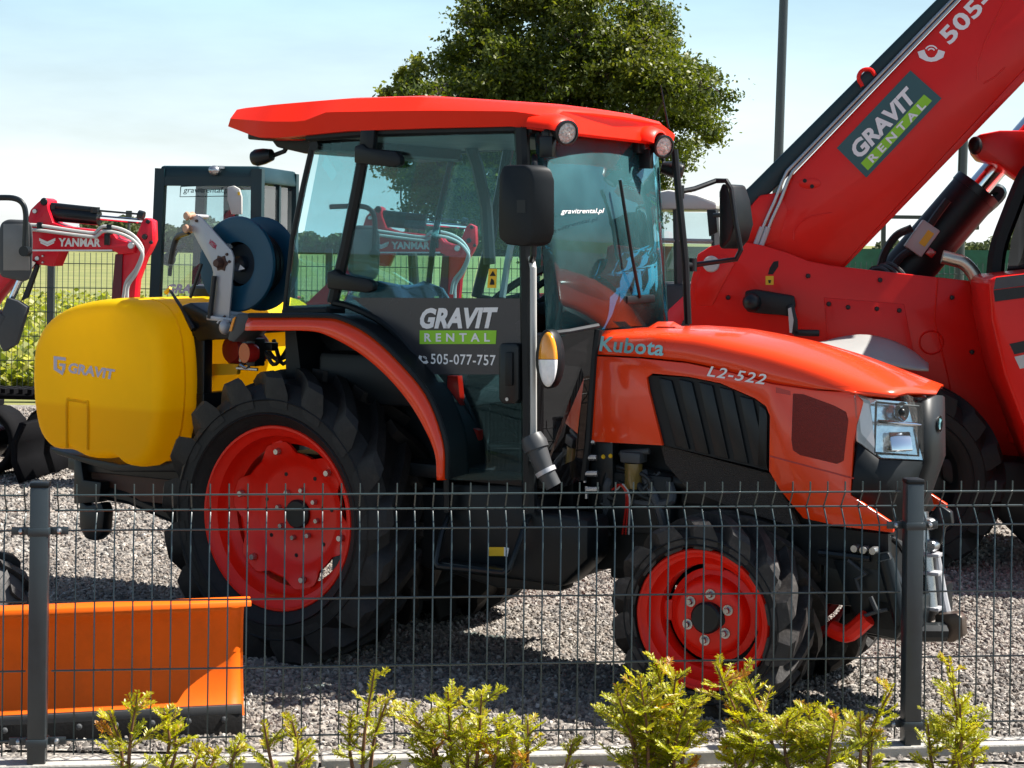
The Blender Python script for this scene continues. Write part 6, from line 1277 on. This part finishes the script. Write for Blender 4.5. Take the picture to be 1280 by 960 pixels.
# ================================================================== YEW PLANTS
M_yew = leafmat('yew_needle', [(0.11, 0.15, 0.006), (0.22, 0.26, 0.008), (0.35, 0.37, 0.010), (0.44, 0.43, 0.015), (0.47, 0.41, 0.02), (0.45, 0.20, 0.03)], 0.5, 0.4)
M_ystem = mat('yew_stem', (0.15, 0.07, 0.03), 0.7, var=0.3, nscale=40)
def yew(stems, Y, label, seed, dens=1.0):
    g = random.Random(seed)
    u0 = sum(s[2] for s in stems) / len(stems); base = Vector((ray(u0, 990)[0] * Y, Y, 0.0))
    t = thing('yew_plant', label, 'shrub', loc=base, group='young yew hedge plants along the front of the fence')
    V, Fc, Rn = [], [], []; sb = MB()
    def needles(p0, p1, bend, L, ln, tone, flatn):
        d = (p1 - p0); n_ = max(4, int(d.length / 0.0042)); dn = d.normalized(); sd = dn.cross(flatn).normalized()
        for i in range(n_):
            for s in (-1, 1):
                f = (i + 0.5 * (s > 0)) / n_; p = p0.lerp(p1, f); l = ln * g.uniform(0.75, 1.15) * (1 - 0.45 * max(0, f - 0.75) / 0.25)
                dirn = (sd * s * g.uniform(0.7, 1.0) + dn * g.uniform(0.45, 0.9) + flatn * g.uniform(-0.25, 0.45)).normalized()
                w = dirn.cross(flatn + Vector((g.uniform(-.4, .4), g.uniform(-.4, .4), 0))).normalized() * 0.0022
                i0 = len(V); V.extend([p, p + dirn * l * 0.45 + w, p + dirn * l, p + dirn * l * 0.45 - w]); Fc.append((i0, i0 + 1, i0 + 2, i0 + 3)); Rn.append(min(1, max(0, tone + g.gauss(0, 0.10) + 0.12 * f)))
    for (ut, vt, ub) in stems:
        Yt = Y + g.uniform(-0.06, 0.06); r = ray(ut, vt); top = Vector((r[0] * Yt, Yt, CAM_H + r[2] * Yt)) - base
        b = Vector((ray(ub, 990)[0] * Y, Y + g.uniform(-.03, .03), 0)) - base
        midp = b.lerp(top, 0.5) + Vector((g.uniform(-.03, .03), g.uniform(-.02, .02), 0.02))
        path = smooth_path([b, midp, top], 22); H = (top - b).length
        sb.tube(path, [0.006 * (1 - 0.8 * k / 21) + 0.001 for k in range(22)], 5)
        i = 4
        while i < 21:
            p = path[i]; f = i / 21; ax = (path[min(21, i + 1)] - path[i - 1]).normalized()
            for q in range((1 if g.random() < 0.6 else 2) if g.random() < dens else 0):
                a = g.random() * 2 * PI; sideways = Vector((math.cos(a), math.sin(a) * 0.8, 0)); L = (0.030 + 0.105 * (1 - f) ** 0.55 * g.uniform(0.35, 1.25)) * min(1.15, H / 0.26) * (0.6 + 0.4 * dens)
                e = p + (sideways * g.uniform(0.8, 1.1) + ax * g.uniform(0.1, 0.75)).normalized() * L + Vector((0, 0, 0.01))
                up_ = Vector((g.uniform(-.45, .45), g.uniform(-.7, .1), 1)).normalized(); tone = 0.22 + 0.32 * f + g.uniform(-.18, .2)
                if g.random() < 0.03: tone = 0.95
                sb.tube([p, e], [0.0016, 0.0007], 4, caps=False); needles(p, e, 0, L, 0.0165, tone, up_)
                sdv = (e - p).normalized().cross(up_).normalized()
                for z, fr_ in enumerate((0.35, 0.55, 0.75)):
                    if g.random() < 0.8:
                        pp = p.lerp(e, fr_ + g.uniform(-.08, .08)); sg = 1 if (z + i) % 2 else -1
                        e2 = pp + ((e - p).normalized() * g.uniform(0.6, 1) + sdv * sg * g.uniform(0.5, 0.9) + Vector((0, 0, g.uniform(-.1, .3)))).normalized() * L * g.uniform(0.3, 0.55) * (1.2 - fr_)
                        needles(pp, e2, 0, L, 0.015, tone + 0.10, up_)
            i += 1 if g.random() < 0.8 else 2
        needles(path[17], path[21] + Vector((0, 0, 0.012)), 0, 0, 0.016, 0.6, Vector((0, -1, 0.2)).normalized())
        needles(path[12], path[18], 0, 0, 0.015, 0.5, Vector((0.6, -1, 0.1)).normalized())
    part(t, 'stem', sb, M_ystem)
    leaf_obj('foliage', [tuple(p) for p in V], Fc, Rn, M_yew, t)
    return t
yew([(137, 892, 150), (172, 868, 160), (205, 890, 190), (218, 912, 200)], 4.92, 'young yew with two thin upright shoots before the orange blade', 1, 0.45)
yew([(250, 938, 262), (300, 925, 282), (275, 940, 275)], 4.85, 'lowest yew barely rising over the kerb beside the blade end', 2, 0.5)
yew([(330, 905, 350), (365, 900, 360), (392, 940, 372)], 4.90, 'small yew before the sunlit gravel beneath the rear wheel', 3, 0.5)
yew([(468, 842, 452), (440, 895, 446), (482, 880, 460)], 4.95, 'tall thin single-shooted yew between rear wheel and step', 4, 0.5)
yew([(505, 885, 560), (560, 865, 570), (602, 868, 590), (545, 905, 565), (575, 900, 580), (625, 905, 600)], 4.90, 'broad bushy yew below the cab step', 5)
yew([(660, 900, 660), (640, 930, 645), (715, 930, 690)], 4.85, 'low yew just right of the broad bushy one', 6, 0.55)
yew([(770, 860, 800), (800, 850, 810), (830, 828, 820), (845, 845, 832), (860, 880, 845), (790, 900, 800), (870, 905, 850), (820, 880, 825)], 4.90, 'tallest dense yew before the left half of the front wheel', 7)
yew([(895, 832, 985), (930, 850, 985), (925, 890, 935), (905, 930, 920)], 4.93, 'yew with one long branch arching left across the front wheel', 8)
yew([(985, 895, 1000), (1010, 885, 1010), (1045, 890, 1030), (1000, 920, 1005)], 4.90, 'bushy yew before the right edge of the front tyre', 9)
yew([(1075, 895, 1070), (1115, 860, 1090), (1090, 915, 1080)], 4.92, 'yew close by the left of the right fence post', 10, 0.7)
yew([(1185, 826, 1185), (1200, 880, 1190), (1160, 905, 1175), (1222, 920, 1210)], 4.93, 'tall narrow yew right of the right fence post', 11, 0.6)
